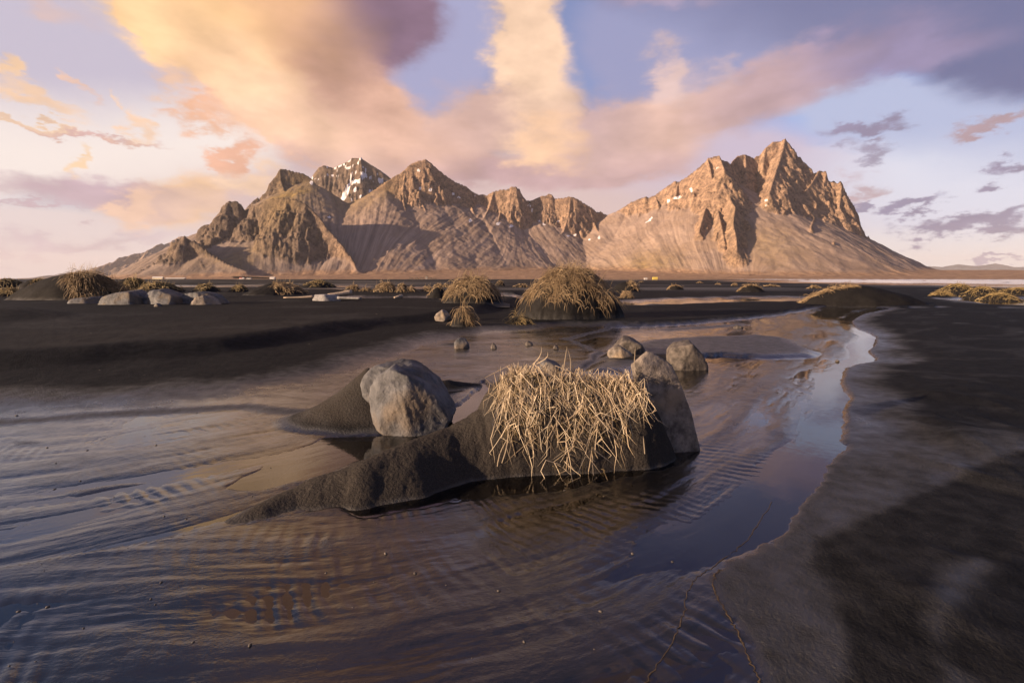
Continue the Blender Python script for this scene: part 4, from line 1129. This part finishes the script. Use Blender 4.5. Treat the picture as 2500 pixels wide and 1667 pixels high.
def hummock(xl, xr, yt, yb, label, seed, group=None, blades=300, cover='full', mat=None, deep=0.85, peak=0.5, blen=None, cat='hummock', name='grassy_hummock', pw=.8):
    """sand hummock held together by dune grass; edges, top and foot taken from the photograph, foot standing on the flat"""
    rng = np.random.default_rng(seed)
    xm = (xl + xr) / 2
    g0 = stand(xm, yb)
    w = (xr - xl) / FPX * g0[1]
    ry = w * .5 * deep
    Yc = g0[1] + ry * .75
    w = (xr - xl) / FPX * Yc
    rx = w / 2
    base = g0[2]
    ztop = max(at(xm, yt, Yc)[2] - base, 0.05)
    cx = at(xm, yt, Yc)[0]
    lob = rng.uniform(0, 100)
    top_off = (peak - .5) * 2 * rx * .6
    def hf(x, y):
        wob = 1 + 0.22 * fbm(x / rx * 1.1 + lob, y / ry * 1.1, 3, seed)
        u = np.where(x < top_off, (x - top_off) / (rx + top_off), (x - top_off) / (rx - top_off))
        q = np.sqrt(u ** 2 + (y / ry) ** 2) * wob
        prof = np.clip(1 - q, -.4, 1)
        body = np.where(prof > 0, (prof * prof * (3 - 2 * prof)) ** (0.62 * pw), prof * 0.3)
        return ztop * body * 1.04 + 0.035 * ztop * fbm(x / rx * 5 + lob, y / ry * 5, 3, seed + 2) * (prof > 0)
    root = empty(name, (cx, Yc, base), label, cat, group)
    big = (xr - xl) > 100
    nu, nv = (90, 60) if big else (36, 26)
    X, Yg = np.meshgrid(np.linspace(-1.25 * rx, 1.25 * rx, nu), np.linspace(-1.25 * ry, 1.25 * ry, nv))
    Z = hf(X.ravel(), Yg.ravel())
    Z = np.maximum(Z, -0.12)
    vx, vy = X.ravel(), Yg.ravel()
    S = vx * 0; wet = 0.03 + 0.25 * sstep(.15 * ztop, 0, Z)
    mesh_obj('sand_mound', np.stack([vx, vy, Z - 0.02], 1), grid_faces(*X.shape), SAND, root, attrs={'wet': wet, 'pale': .25 + 0 * S, 'flow': np.stack([S, S, S], 1)})
    # grass
    n = blades
    bl = blen or min(0.55, 0.45 * rx + .08)
    cand = rng.normal(0, .46, (n * 8, 2))
    q = np.hypot(cand[:, 0], cand[:, 1]); keep = q < .92
    u, v = cand[:, 0], cand[:, 1]
    if cover == 'right': keep &= (u > 0.18 + .12 * np.sin(v * 5))
    elif cover == 'left': keep &= (u < -0.15)
    elif cover == 'crest': keep &= (np.abs(u) < .85) & (v > -.15) & (v < .5)
    elif cover == 'leftcrest': keep &= (u < -.1) & (v > -.2)
    elif cover == 'cap': keep &= ((u > -0.12) | (v > .12)) & ~((u < .1) & (v < -.45 + .5 * u))
    elif cover == 'split': keep &= np.abs(u + .16 + .1 * v) > .05
    keep &= fbm(cand[:, 0] * 4.5 + lob, cand[:, 1] * 4.5, 3, seed + 8) > rng.uniform(-.25, .10, len(cand))
    cand = cand[keep][:n]
    rx_, ry_ = cand[:, 0] * rx + top_off * .7, cand[:, 1] * ry
    roots = np.stack([rx_, ry_, hf(rx_, ry_) - .01], 1)
    nn = len(roots)
    L = bl * rng.uniform(.25, 1.05, nn)
    px_size = Yc / 455.0
    wd = np.clip(px_size * .42, 0.006, 0.05) * rng.uniform(.6, 1.3, nn)
    P = drape(rng, roots, hf, L, 0.045, (0.16, -.02), .95, 5, up=.12, jit=.2, kink=.06)
    tint = np.clip(rng.normal(.45, .26, nn) + .25 * fbm(rx_ / rx * 2 + lob, ry_ / ry * 2, 2, seed + 5), 0, 1)
    ribbons('grass', P, wd, tint, mat or STRAW_GOLD, root)
    # a few stems standing up
    k = max(4, nn // 40)
    r2 = roots[rng.choice(nn, k)]
    hgt = bl * rng.uniform(.5, .95, k)
    lean = rng.normal(0, .25, (k, 2)) + np.array([.2, 0])
    tt = np.linspace(0, 1, 4)
    st = r2[:, None, :] + np.stack([lean[:, :1] * hgt[:, None] * tt ** 2, lean[:, 1:] * hgt[:, None] * tt ** 2, hgt[:, None] * tt + 0 * tt], 2)
    ribbons('standing_stems', st, np.full(k, float(np.clip(px_size * .25, .004, .02))), rng.uniform(.3, .9, k), mat or STRAW_GOLD, root)
    return root

hummock(1265, 1515, 662, 779, 'big straw-thatched hummock, largest of the hummocks on the black flat', 301, blades=7000, cover='full', blen=.5, peak=.54, deep=.8, pw=.5)
hummock(1083, 1226, 681, 740, 'broad golden hummock parted by a dark cleft beside the largest one', 303, blades=2600, cover='split', blen=.6, peak=.45, pw=.6)
hummock(1101, 1160, 752, 797, 'small bright straw tuft spilling over a knob of sand beside a tan stone', 305, blades=420, cover='cap', blen=.42, cat='grass tuft', peak=.45)
hummock(1232, 1302, 774, 794, 'flattened grey clump of dead grass in front of the largest hummock', 307, blades=420, cover='full', blen=.35, mat=STRAW_DARK, cat='grass clump')
hummock(30, 300, 668, 732, 'tall shaggy straw hummock with a bare sand slope on its left', 309, blades=4600, cover='right', mat=STRAW_GOLD, blen=.75, peak=.68, deep=.6)
hummock(268, 362, 679, 713, 'hummock half bare sand, half short grass behind the shaggy olive one', 311, blades=800, cover='right', mat=STRAW_DARK, blen=.6)
hummock(330, 440, 690, 714, 'low spreading grassy hummock behind the grey boulders', 313, blades=800, mat=STRAW_DARK, blen=.55)
NEIGHBOUR = {0: 'small tufted hummock between the lone cone and the golden-topped hummock', 1: 'lowest hummock of the row, tucked against the golden-topped one',
    2: 'small dark hummock behind the golden-topped one, across the water strip', 3: 'small hummock touching the flank of the golden-topped one', 4: 'small hummock second along from the golden-topped one',
    5: 'peaked small hummock at the water strip behind the black thin-rimmed one', 6: 'small dark hummock directly behind the cleft hummock', 7: 'dark round hummock in the gap between the cleft and the largest hummock',
    8: 'low hummock peeping out from behind the largest one', 10: 'low golden hummock just behind the long dune bank'}
FARG = 'small hummocks scattered over the far sand flat'
hummock(-30, 58, 681, 703, 'low grassy hummock left of the shaggy olive one, before the pale horizon', 315, blades=500, mat=STRAW_DARK, blen=.6)
hummock(50, 135, 680, 706, 'dark sandy hummock with grass on its right shoulder next to the shaggy olive one', 317, blades=500, mat=STRAW_DARK, cover='right', blen=.6)
hummock(-12, 58, 705, 724, 'dark matted hummock in front of the low one at the beach edge', 319, blades=500, mat=STRAW_DARK, blen=.5)
hummock(468, 536, 694, 713, 'dark cone of sand with thin grass on its tip, past the end of the boulders', 321, blades=220, mat=STRAW_DARK)
hummock(560, 607, 697, 713, 'small brown tuft between the dark sand cone and the long dark dune', 323, blades=260, mat=STRAW_DARK)
hummock(600, 750, 690, 721, 'long black sand dune with a pale tassel of grass at its right end', 325, blades=700, cover='right', blen=.6, peak=.5)
hummock(735, 818, 685, 703, 'even cone-shaped hummock standing alone before the pale water strip', 327, blades=420, mat=STRAW_DARK)
for k, (a, c, t, bb) in enumerate([(842, 880, 697, 711), (878, 906, 704, 712), (968, 994, 692, 699.5), (966, 992, 701, 714), (988, 1016, 702, 713), (1028, 1062, 700, 712), (1058, 1085, 693, 702), (1208, 1233, 686, 698),
                                   (1252, 1292, 693, 702), (1786, 1800, 692, 698), (1974, 2004, 698, 705), (1745, 1760, 692, 695), (1860, 1905, 696, 700), (1080, 1100, 694, 702), (1700, 1716, 688, 691.5), (1560, 1572, 687, 689.5)]):
    hummock(a, c, t, bb, NEIGHBOUR.get(k, 'tiny grass-topped sand hummock far out on the black flat'), 331 + k, FARG, blades=160, blen=.5)
hummock(910, 970, 691, 714, 'golden-topped hummock in the middle of a row of small ones', 351, blades=700, blen=.6)
hummock(1040, 1100, 701, 723, 'black sand hummock with a thin grass rim, close behind the cleft one', 353, blades=260, cover='crest')
hummock(1488, 1565, 688, 712, 'brown hummock with grass down its right side, behind the largest one', 355, blades=600, cover='right', blen=.6)
hummock(1512, 1548, 712, 729, 'round ball of straw grass on the flat beside the largest hummock', 357, blades=500, blen=.35)
hummock(1628, 1670, 696, 708, 'low flat-topped hummock midway to the surf', 359, blades=220, cover='crest')
hummock(1800, 1868, 696, 714, 'dark dome of sand with a golden grass crest above the stream head', 361, blades=360, cover='crest')
hummock(1945, 2262, 698, 745, 'long low dune bank with golden grass along its left crest at the stream bend', 363, blades=1300, cover='leftcrest', blen=.4, peak=.42, deep=.45, pw=.75)
RG = 'dark hummocks near the surf'
for k, (a, c, t, bb) in enumerate([(2293, 2384, 694, 717), (2354, 2448, 701, 726), (2438, 2540, 703, 721), (2402, 2486, 716, 736), (2274, 2326, 712, 723)]):
    hummock(a, c, t, bb, ['tallest dark hummock of the cluster near the surf', 'broad dark hummock between the others of the cluster near the surf', 'flat wide hummock ending the cluster beside the surf', 'dark hummock standing in front of the cluster near the surf', 'smallest low hummock at the stream side of the cluster near the surf'][k], 371 + k, RG, blades=500, mat=STRAW_DARK, blen=.4)

# ------------------------------------------------------------------ the near hummock with hanging straw
CR = [(575, 1268, 2.14), (650, 1234, 2.24), (715, 1202, 2.36), (790, 1168, 2.44), (900, 1122, 2.53), (1000, 1082, 2.67), (1100, 1046, 2.85), (1180, 998, 2.95), (1235, 925, 3.0), (1290, 908, 3.02), (1350, 920, 3.03), (1420, 928, 3.04), (1490, 928, 3.06), (1535, 930, 3.04), (1565, 965, 3.02), (1590, 1030, 3.0)]
CRP = np.array([at(*q) for q in CR])
CW = np.array([.15, .18, .21, .26, .33, .35, .35, .35, .36, .36, .36, .36, .34, .30, .25, .18])
def near_h(x, y):
    x = np.asarray(x, float); y = np.asarray(y, float)
    wx = x + .025 * fbm(x * 5, y * 5, 3, 401); wy = y + .03 * fbm(x * 4 + 3, y * 4, 3, 403)
    z = np.full(x.shape, -0.15)
    for i in range(len(CRP) - 1):
        d, t = seg_dist(wx, wy, CRP[i], CRP[i + 1])
        zc = CRP[i, 2] + (CRP[i + 1, 2] - CRP[i, 2]) * t; w = CW[i] + (CW[i + 1] - CW[i]) * t
        q = np.clip(1 - d / w, -.3, 1)
        flat = sstep(.42, .22, zc)
        body = np.where(q > 0, (q * q * (3 - 2 * q)) ** .60 * (1 - flat) + flat * (q * q * (3 - 2 * q)) ** .72, q * .5)
        z = np.maximum(z, (zc + .02) * body - .02)
    return z + sstep(0, .05, z) * (.010 * fbm(x * 5, y * 5, 3, 405) + .0035 * fbm(x * 45, y * 45, 2, 407))
def build_near():
    rng = np.random.default_rng(7)
    root = empty('straw_hummock', (0.35, 3.0, 0), 'near black sand hummock hung with tangled pale straw, its sand tail reaching into the stream', 'hummock')
    X, Yg = np.meshgrid(np.arange(-1.45, 1.35, .0085), np.arange(2.05, 3.55, .0085))
    x, y = X.ravel(), Yg.ravel()
    z = near_h(x, y)
    wet = np.clip(0.02 + .30 * sstep(.03, -.005, z) + .12 * fbm(x * 3, y * 3, 3, 409), 0, 1)
    o = mesh_obj('sand_mound', np.stack([x - .35, y - 3.0, z], 1), grid_faces(*X.shape), SAND, root, attrs={'wet': wet, 'pale': 1 + 0 * x, 'flow': np.stack([x, y, 0 * x], 1)})
    off = np.array([.35, 3.0, 0])
    hf = lambda a, b: near_h(a + .35, b + 3.0)
    # clumps along the top and down the face: x, y in the photograph and number of blades
    clumps = [(1255, 905, 90, .05), (1275, 885, 70, .04), (1240, 950, 50, .04), (1300, 900, 36, .04), (1330, 905, 44, .04), (1370, 918, 50, .04), (1410, 925, 60, .05), (1440, 915, 36, .04), (1475, 930, 40, .04), (1505, 915, 70, .04), (1530, 905, 40, .03),
              (1550, 950, 44, .03), (1568, 985, 16, .02), (1420, 985, 30, .05), (1340, 960, 22, .05), (1260, 1010, 22, .03), (1300, 1020, 20, .03), (1430, 1010, 20, .04), (1480, 1000, 24, .04), (1400, 1040, 16, .05), (1350, 1050, 16, .05), (1480, 1050, 14, .05), (1235, 1000, 14, .02), (1300, 1075, 14, .05), (1440, 1085, 16, .05), (1520, 1040, 14, .04), (1240, 1060, 12, .02), (1380, 1100, 12, .05)]
    R = []
    for px, py, n, sg in clumps:
        r = ray(px, py); Ys = np.linspace(2.4, 3.3, 400); t = Ys / r[1]
        hit = np.nonzero(CAM_H + r[2] * t < near_h(r[0] * t, Ys))[0]
        Y = Ys[hit[0]] if len(hit) else 3.03
        c = at(px, py, Y)
        n = int(n * .75); sg = sg * .8
        q = np.stack([rng.normal(c[0], sg, n), rng.normal(c[1] + .01, sg * .8, n)], 1)
        R.append(np.column_stack([q, near_h(q[:, 0], q[:, 1]) - .005]))
    R = np.vstack(R) - off
    n = len(R)
    # every blade rises a little, snaps over and hangs down the face in straight stretches with sharp bends
    def chain(p, dirs, lens, sub=3):
        out = [p.copy()]
        for d, l in zip(dirs, lens):
            d = d / np.linalg.norm(d, axis=1, keepdims=True)
            side = rng.normal(0, .10, d.shape)
            for q in range(1, sub + 1):
                p = p + (d + side * (q - sub / 2) / sub) * (l / sub)[:, None]
                pp = p.copy()
                for _ in range(50):
                    bad = pp[:, 2] < hf(pp[:, 0], pp[:, 1]) + .004
                    if not bad.any(): break
                    pp[bad, 1] -= .008
                p = pp
                out.append(p.copy())
        return np.stack(out, 1)
    up = np.column_stack([rng.normal(-.1, .55, n), rng.normal(-.35, .4, n), rng.uniform(.2, 1.2, n)])
    d2 = np.column_stack([rng.normal(.05, .55, n), rng.normal(-.3, .25, n), -rng.uniform(.5, 1.2, n)])
    d3 = np.column_stack([rng.normal(.05, .75, n), rng.normal(-.15, .2, n), -rng.uniform(.4, 1.2, n)])
    P = chain(R, [up, d2, d3], [rng.uniform(.02, .11, n), rng.uniform(.06, .20, n), rng.uniform(.01, .16, n)])
    fac = np.tile(np.array([-.3, -1.0, .3]), (n, 1)) + rng.normal(0, .35, (n, 3))
    ribbons('hanging_straw', P, rng.uniform(.0022, .0048, n), np.clip(rng.normal(.58, .33, n), 0, 1), STRAW, root, fac)
    # dark dead thatch underneath
    kk = np.repeat(np.arange(n), 2)[rng.random(2 * n) < .7]; q = len(kk)
    R2 = R[kk] + rng.normal(0, .018, (q, 3)) * np.array([1, 1, 0]); R2[:, 2] = hf(R2[:, 0], R2[:, 1]) - .004
    sv, n0 = R2, q
    T = chain(R2, [np.column_stack([rng.normal(0, .6, q), rng.normal(-.4, .3, q), rng.uniform(-.1, .5, q)]), np.column_stack([rng.normal(0, .6, q), rng.normal(-.15, .2, q), -rng.uniform(.4, 1.2, q)])], [rng.uniform(.01, .05, q), rng.uniform(.03, .12, q)])
    ribbons('dead_thatch', T, rng.uniform(.0014, .003, q), rng.uniform(0, .45, q), STRAW_DARK, root)
    # short broken ends sticking up along the top
    k = 70
    r2 = R[rng.choice(np.nonzero(R[:, 2] > .38)[0], k)]
    P = drape(rng, r2, hf, rng.uniform(.04, .12, k), 0, (-.1, -.1), .12, 5, kink=.12, up=1.6)
    ribbons('upright_straw', P, rng.uniform(.003, .005, k), rng.uniform(.4, 1, k), STRAW, root)
    # single long stems that stand clear of the tangle
    for (ax, ay), (bx, by), bend in [((1375, 905), (1384, 846), .0), ((1392, 905), (1385, 850), .01), ((1300, 890), (1322, 846), .02), ((1310, 888), (1336, 858), .03), ((1548, 890), (1551, 846), .0), ((1225, 1130), (1232, 1000), .03), ((1213, 1147), (1246, 1060), -.02),
                                     ((1448, 1096), (1494, 1130), .0), ((1574, 1108), (1570, 1064), 0.)]:
        A, B = at(ax, ay, 2.92 if ay < 950 else 2.66), at(bx, by, 2.9 if ay < 950 else 2.7)
        t = np.linspace(0, 1, 6)[:, None]
        C = A + (B - A) * t + np.array([1, 0, 0]) * bend * np.sin(t * math.pi)
        o = ribbons('stem', (C - off)[None], np.array([.0055]), np.array([.7]), STRAW, root)
        del o['kind']
build_near()
# ------------------------------------------------------------------ driftwood
def log_mesh(P, r, seed, k=8):
    P = np.asarray(P, float); n = len(P)
    t = np.gradient(P, axis=0); t /= np.linalg.norm(t, axis=1, keepdims=True)
    a = np.cross(t, [0, 0, 1.0]); a /= np.linalg.norm(a, axis=1, keepdims=True) + 1e-9
    b = np.cross(a, t)
    th = np.linspace(0, 2 * math.pi, k, endpoint=False)
    rr = np.asarray(r)[:, None] * (1 + .18 * fbm(np.arange(n)[:, None] * .9 + th[None] * .7, th[None] + seed + 0 * np.arange(n)[:, None], 2, seed))
    V = P[:, None] + a[:, None] * (np.cos(th)[None, :, None] * rr[..., None]) + b[:, None] * (np.sin(th)[None, :, None] * rr[..., None])
    V = V.reshape(-1, 3)
    F = [(i * k + j, i * k + (j + 1) % k, (i + 1) * k + (j + 1) % k, (i + 1) * k + j) for i in range(n - 1) for j in range(k)]
    F += [tuple(range(k))[::-1], tuple((n - 1) * k + j for j in range(k))]
    return V, F
def driftwood(name, pix, Y, rad, mat, label, seed, group=None):
    A = np.array([at(px, py, Y + dy) for px, py, dy in pix])
    A = smooth_line(A, 4)
    c = A[0].copy()
    V, F = log_mesh(A - c, np.linspace(rad[0], rad[1], len(A)), seed)
    o = mesh_obj(name, V, F, mat); o.location = c
    return tag(o, label, 'driftwood', group)
Yd = gy(735, 790)
st_ = stone_mesh([(762, 724), (772, 719), (800, 719), (826, 722), (832, 730), (820, 736), (770, 735)], Yd + .4, .8, 81, 4, .08)
o = mesh_obj('driftwood_stump', st_[0], st_[1], WOOD_GREY); o.location = st_[2]; tag(o, 'weathered grey root stump half buried in the black sand', 'driftwood')
driftwood('driftwood_log', [(800, 722, .6), (830, 718, .8), (860, 713.5, 1.0)], Yd, (.09, .12), WOOD, 'thick pale log rising from the grey root stump', 83)
driftwood('driftwood_log', [(824, 727, .2), (850, 727.5, .2), (882, 728.5, .1)], Yd, (.06, .05), WOOD_GREY, 'slim grey log pointing right from the root stump', 84)
driftwood('driftwood_branch', [(692, 726.5, .1), (735, 726, .2), (768, 724, .3)], Yd, (.02, .06), WOOD, 'thin pale branch pointing left from the root stump', 85)
driftwood('driftwood_plank', [(962, 727, 0), (972, 725, .1), (981, 722.5, .3)], gy(728, 970), (.05, .09), WOOD, 'short yellow driftwood block standing out of the dark sand', 86)
driftwood('driftwood_stick', [(998, 733, 0), (1012, 733.5, 0), (1028, 735.5, -.1)], gy(736, 1010), (.03, .02), WOOD, 'slender bleached stick beside the shallow pool', 87)
driftwood('driftwood_branch', [(1228, 727, 0), (1238, 729, -.1), (1248, 732, -.2)], gy(733, 1236), (.07, .04), WOOD_GREY, 'grey driftwood lying at the foot of the cleft hummock', 88)

# ------------------------------------------------------------------ far farms at the foot of the mountain
def box_mesh(x0, x1, y0, y1, z0, z1):
    v = [(x, y, z) for z in (z0, z1) for y in (y0, y1) for x in (x0, x1)]
    return v, [(0, 2, 3, 1), (4, 5, 7, 6), (0, 1, 5, 4), (2, 6, 7, 3), (0, 4, 6, 2), (1, 3, 7, 5)]
PAINT = {k: make_plain('paint_' + k, c, .7, .5, .08) for k, c in dict(white=(.75, .73, .70), cream=(.70, .62, .42), red=(.45, .06, .04), yellow=(.75, .60, .12), brown=(.16, .12, .09), grey=(.30, .29, .28), dark=(.04, .04, .045)).items()}
def house(px, w_px, h_px, py, wall, roof, label, name='farmhouse', cat='house', Y=1560, depth=9.0, group=None):
    c = at(px, py, Y)
    z0 = float(apron(np.array([c[0]]), np.array([float(Y)]))[0]) - .3
    w, h = w_px / FPX * Y, h_px / FPX * Y
    e = empty(name, (c[0], Y, z0), label, cat, group)
    v, f = box_mesh(-w / 2, w / 2, 0, depth, 0, h * .6)
    mesh_obj('wall', v, f, PAINT[wall], e, smooth=False)
    o = w * .03 + .25
    v = [(-w / 2 - o, -o, h * .57), (w / 2 + o, -o, h * .57), (w / 2 + o, depth / 2, h), (-w / 2 - o, depth / 2, h), (-w / 2 - o, depth + o, h * .57), (w / 2 + o, depth + o, h * .57)]
    v += [(a, b, c_ + .25) for a, b, c_ in v]
    f = [(6, 7, 8, 9), (9, 8, 11, 10), (0, 3, 2, 1), (3, 4, 5, 2), (0, 1, 7, 6), (4, 10, 11, 5), (0, 6, 9, 3), (3, 9, 10, 4), (1, 2, 8, 7), (2, 5, 11, 8)]
    mesh_obj('roof', v, f, PAINT[roof], e, smooth=False)
    nwin = max(2, int(w / 5))
    for k in range(nwin):
        xx = -w / 2 + w * (k + .5) / nwin
        v, f = box_mesh(xx - .6, xx + .6, -.06, .1, h * .2, h * .42)
        mesh_obj('window' if k != nwin // 2 else 'door', v, f, PAINT['dark'], e, smooth=False)
    return e
FARM = 'farm buildings at the foot of the mountain'
house(384, 24, 6, 679, 'cream', 'white', 'white-roofed cream barn below the small pointed hill', 'barn', 'barn')
house(427, 44, 3.4, 677, 'grey', 'white', 'very long low shed with a white roof beside the cream barn', 'barn', 'barn')
house(664, 11, 5, 680, 'white', 'white', 'white farmhouse at the end of the dark shelter belt')
house(587, 6, 4, 685, 'white', 'red', 'tiny red-roofed house on the shore below the shelter belt')
house(593, 4, 3.5, 685, 'white', 'white', 'tiny white hut right beside the red-roofed house')
house(607, 10, 3, 685, 'white', 'grey', 'low white building with a grey roof near the red-roofed house')
house(1600, 11, 5, 683, 'yellow', 'yellow', 'small yellow house at the foot of the sunlit scree')
house(1577, 7, 3, 684, 'white', 'white', 'low white building beside the yellow house')
VIL = 'brown huts of the hamlet under the central peak'
for k, (px, w, h) in enumerate([(1003, 9, 3), (1016, 8, 3.4), (1029, 10, 4), (1050, 8, 4), (1060, 7, 3)]):
    house(px, w, h, 683, 'brown', 'brown', 'small brown turf hut in the hamlet under the central peak', 'hut', 'hut', group=VIL)
house(1041, 5, 9, 683, 'grey', 'brown', 'square wooden tower rising over the brown huts', 'watchtower', 'tower', depth=7)

# dark shelter belt of low trees
def build_belt():
    rng = np.random.default_rng(5)
    n = 5200
    t = rng.random(n)
    px = 572 + 88 * t; Y = 1640 - 60 * t
    X = (px - 1250) / FPX * Y
    yy = Y + rng.uniform(0, 45, n)
    z0 = apron(X, yy)
    hh = (6 + 3 * fbm(t * 30, t * 0, 3, 9)) * (1 - .5 * t)
    c = np.stack([X + rng.normal(0, 1.2, n), yy, z0 + hh * rng.random(n) ** .8], 1)
    d1 = rng.normal(size=(n, 3)); d1 /= np.linalg.norm(d1, axis=1, keepdims=True)
    d2 = np.cross(d1, rng.normal(size=(n, 3))); d2 /= np.linalg.norm(d2, axis=1, keepdims=True)
    s = rng.uniform(.5, 1.1, n)[:, None]
    V = np.stack([c + d1 * s, c + d2 * s, c - d1 * s, c - d2 * s], 1).reshape(-1, 3)
    F = np.arange(n * 4).reshape(n, 4)
    o = mesh_obj('shelter_belt', V, F, make_plain('dark_scrub', (.035, .032, .026), .9, .3))
    tag(o, 'dark belt of low scrub on the plain below the dome', kind='stuff')
build_belt()

# ------------------------------------------------------------------ foam lines drying along the stream edge, pebbles and crumbs of weed
def foam_line(pix, w0, label, seed):
    P = smooth_line(G(pix), 10)
    z = beach_height(P[:, 0].copy(), P[:, 1].copy())[0]
    t = np.gradient(P, axis=0); t /= np.linalg.norm(t, axis=1, keepdims=True)
    nrm = np.stack([-t[:, 1], t[:, 0]], 1)
    rng = np.random.default_rng(seed)
    P = P + nrm * (rng.normal(0, .003, len(P)))[:, None]
    k = 5
    off = np.linspace(-1, 1, k); w = w0 * np.clip(1 + 1.6 * fbm(np.arange(len(P)) * .21, 0 * z, 3, seed), .12, 3)
    V = np.stack([np.stack([P[:, 0] + nrm[:, 0] * o * w, P[:, 1] + nrm[:, 1] * o * w, np.maximum(z, 0) + .001 + .3 * w * (1 - o * o)], 1) for o in off], 1)
    o = mesh_obj('foam_line', V.reshape(-1, 3), grid_faces(len(P), k), FOAM)
    tag(o, label, 'foam line')
foam_line([(1760, 1392), (1742, 1416), (1748, 1456), (1775, 1500), (1800, 1540), (1820, 1590), (1845, 1640), (1880, 1720)], .0030, 'brown line of dried foam along the edge of the dark bank', 3)
foam_line([(1885, 1225), (1830, 1310), (1760, 1370), (1700, 1415), (1675, 1460), (1670, 1500), (1640, 1570), (1580, 1660), (1540, 1720)], .0018, 'thin winding thread of foam on the shallow water beside the bank', 4)

def build_pebbles():
    rng = np.random.default_rng(12)
    U, F = ICO[3]; U = U[:]; Vs, Fs = [], []
    from_bm = ico(1)
    U, F = from_bm
    n = 150; k = 0
    for i in range(n):
        px, py = rng.uniform(0, 1650), 780 + 860 * rng.random() ** 1.6
        g = ground(px, py)
        s = (0.002 + .007 * rng.random() ** 3) * max(1, g[1] / 4)
        z = float(HZ(g))
        V = U * (1 + rng.uniform(-.25, .25, (len(U), 1))) * s * np.array([rng.uniform(.8, 1.6), rng.uniform(.8, 1.4), rng.uniform(.4, .8)])
        Vs.append(V + np.array([g[0], g[1], max(z, 0) + s * .15])); Fs.append(F + k); k += len(U)
    o = mesh_obj('pebbles', np.vstack(Vs), np.vstack(Fs), ROCK_DARK)
    tag(o, 'scattered pebbles and crumbs on the black sand', kind='stuff')
def HZ(g): return beach_height(np.array([g[0]]), np.array([g[1]]))[0][0]
build_pebbles()
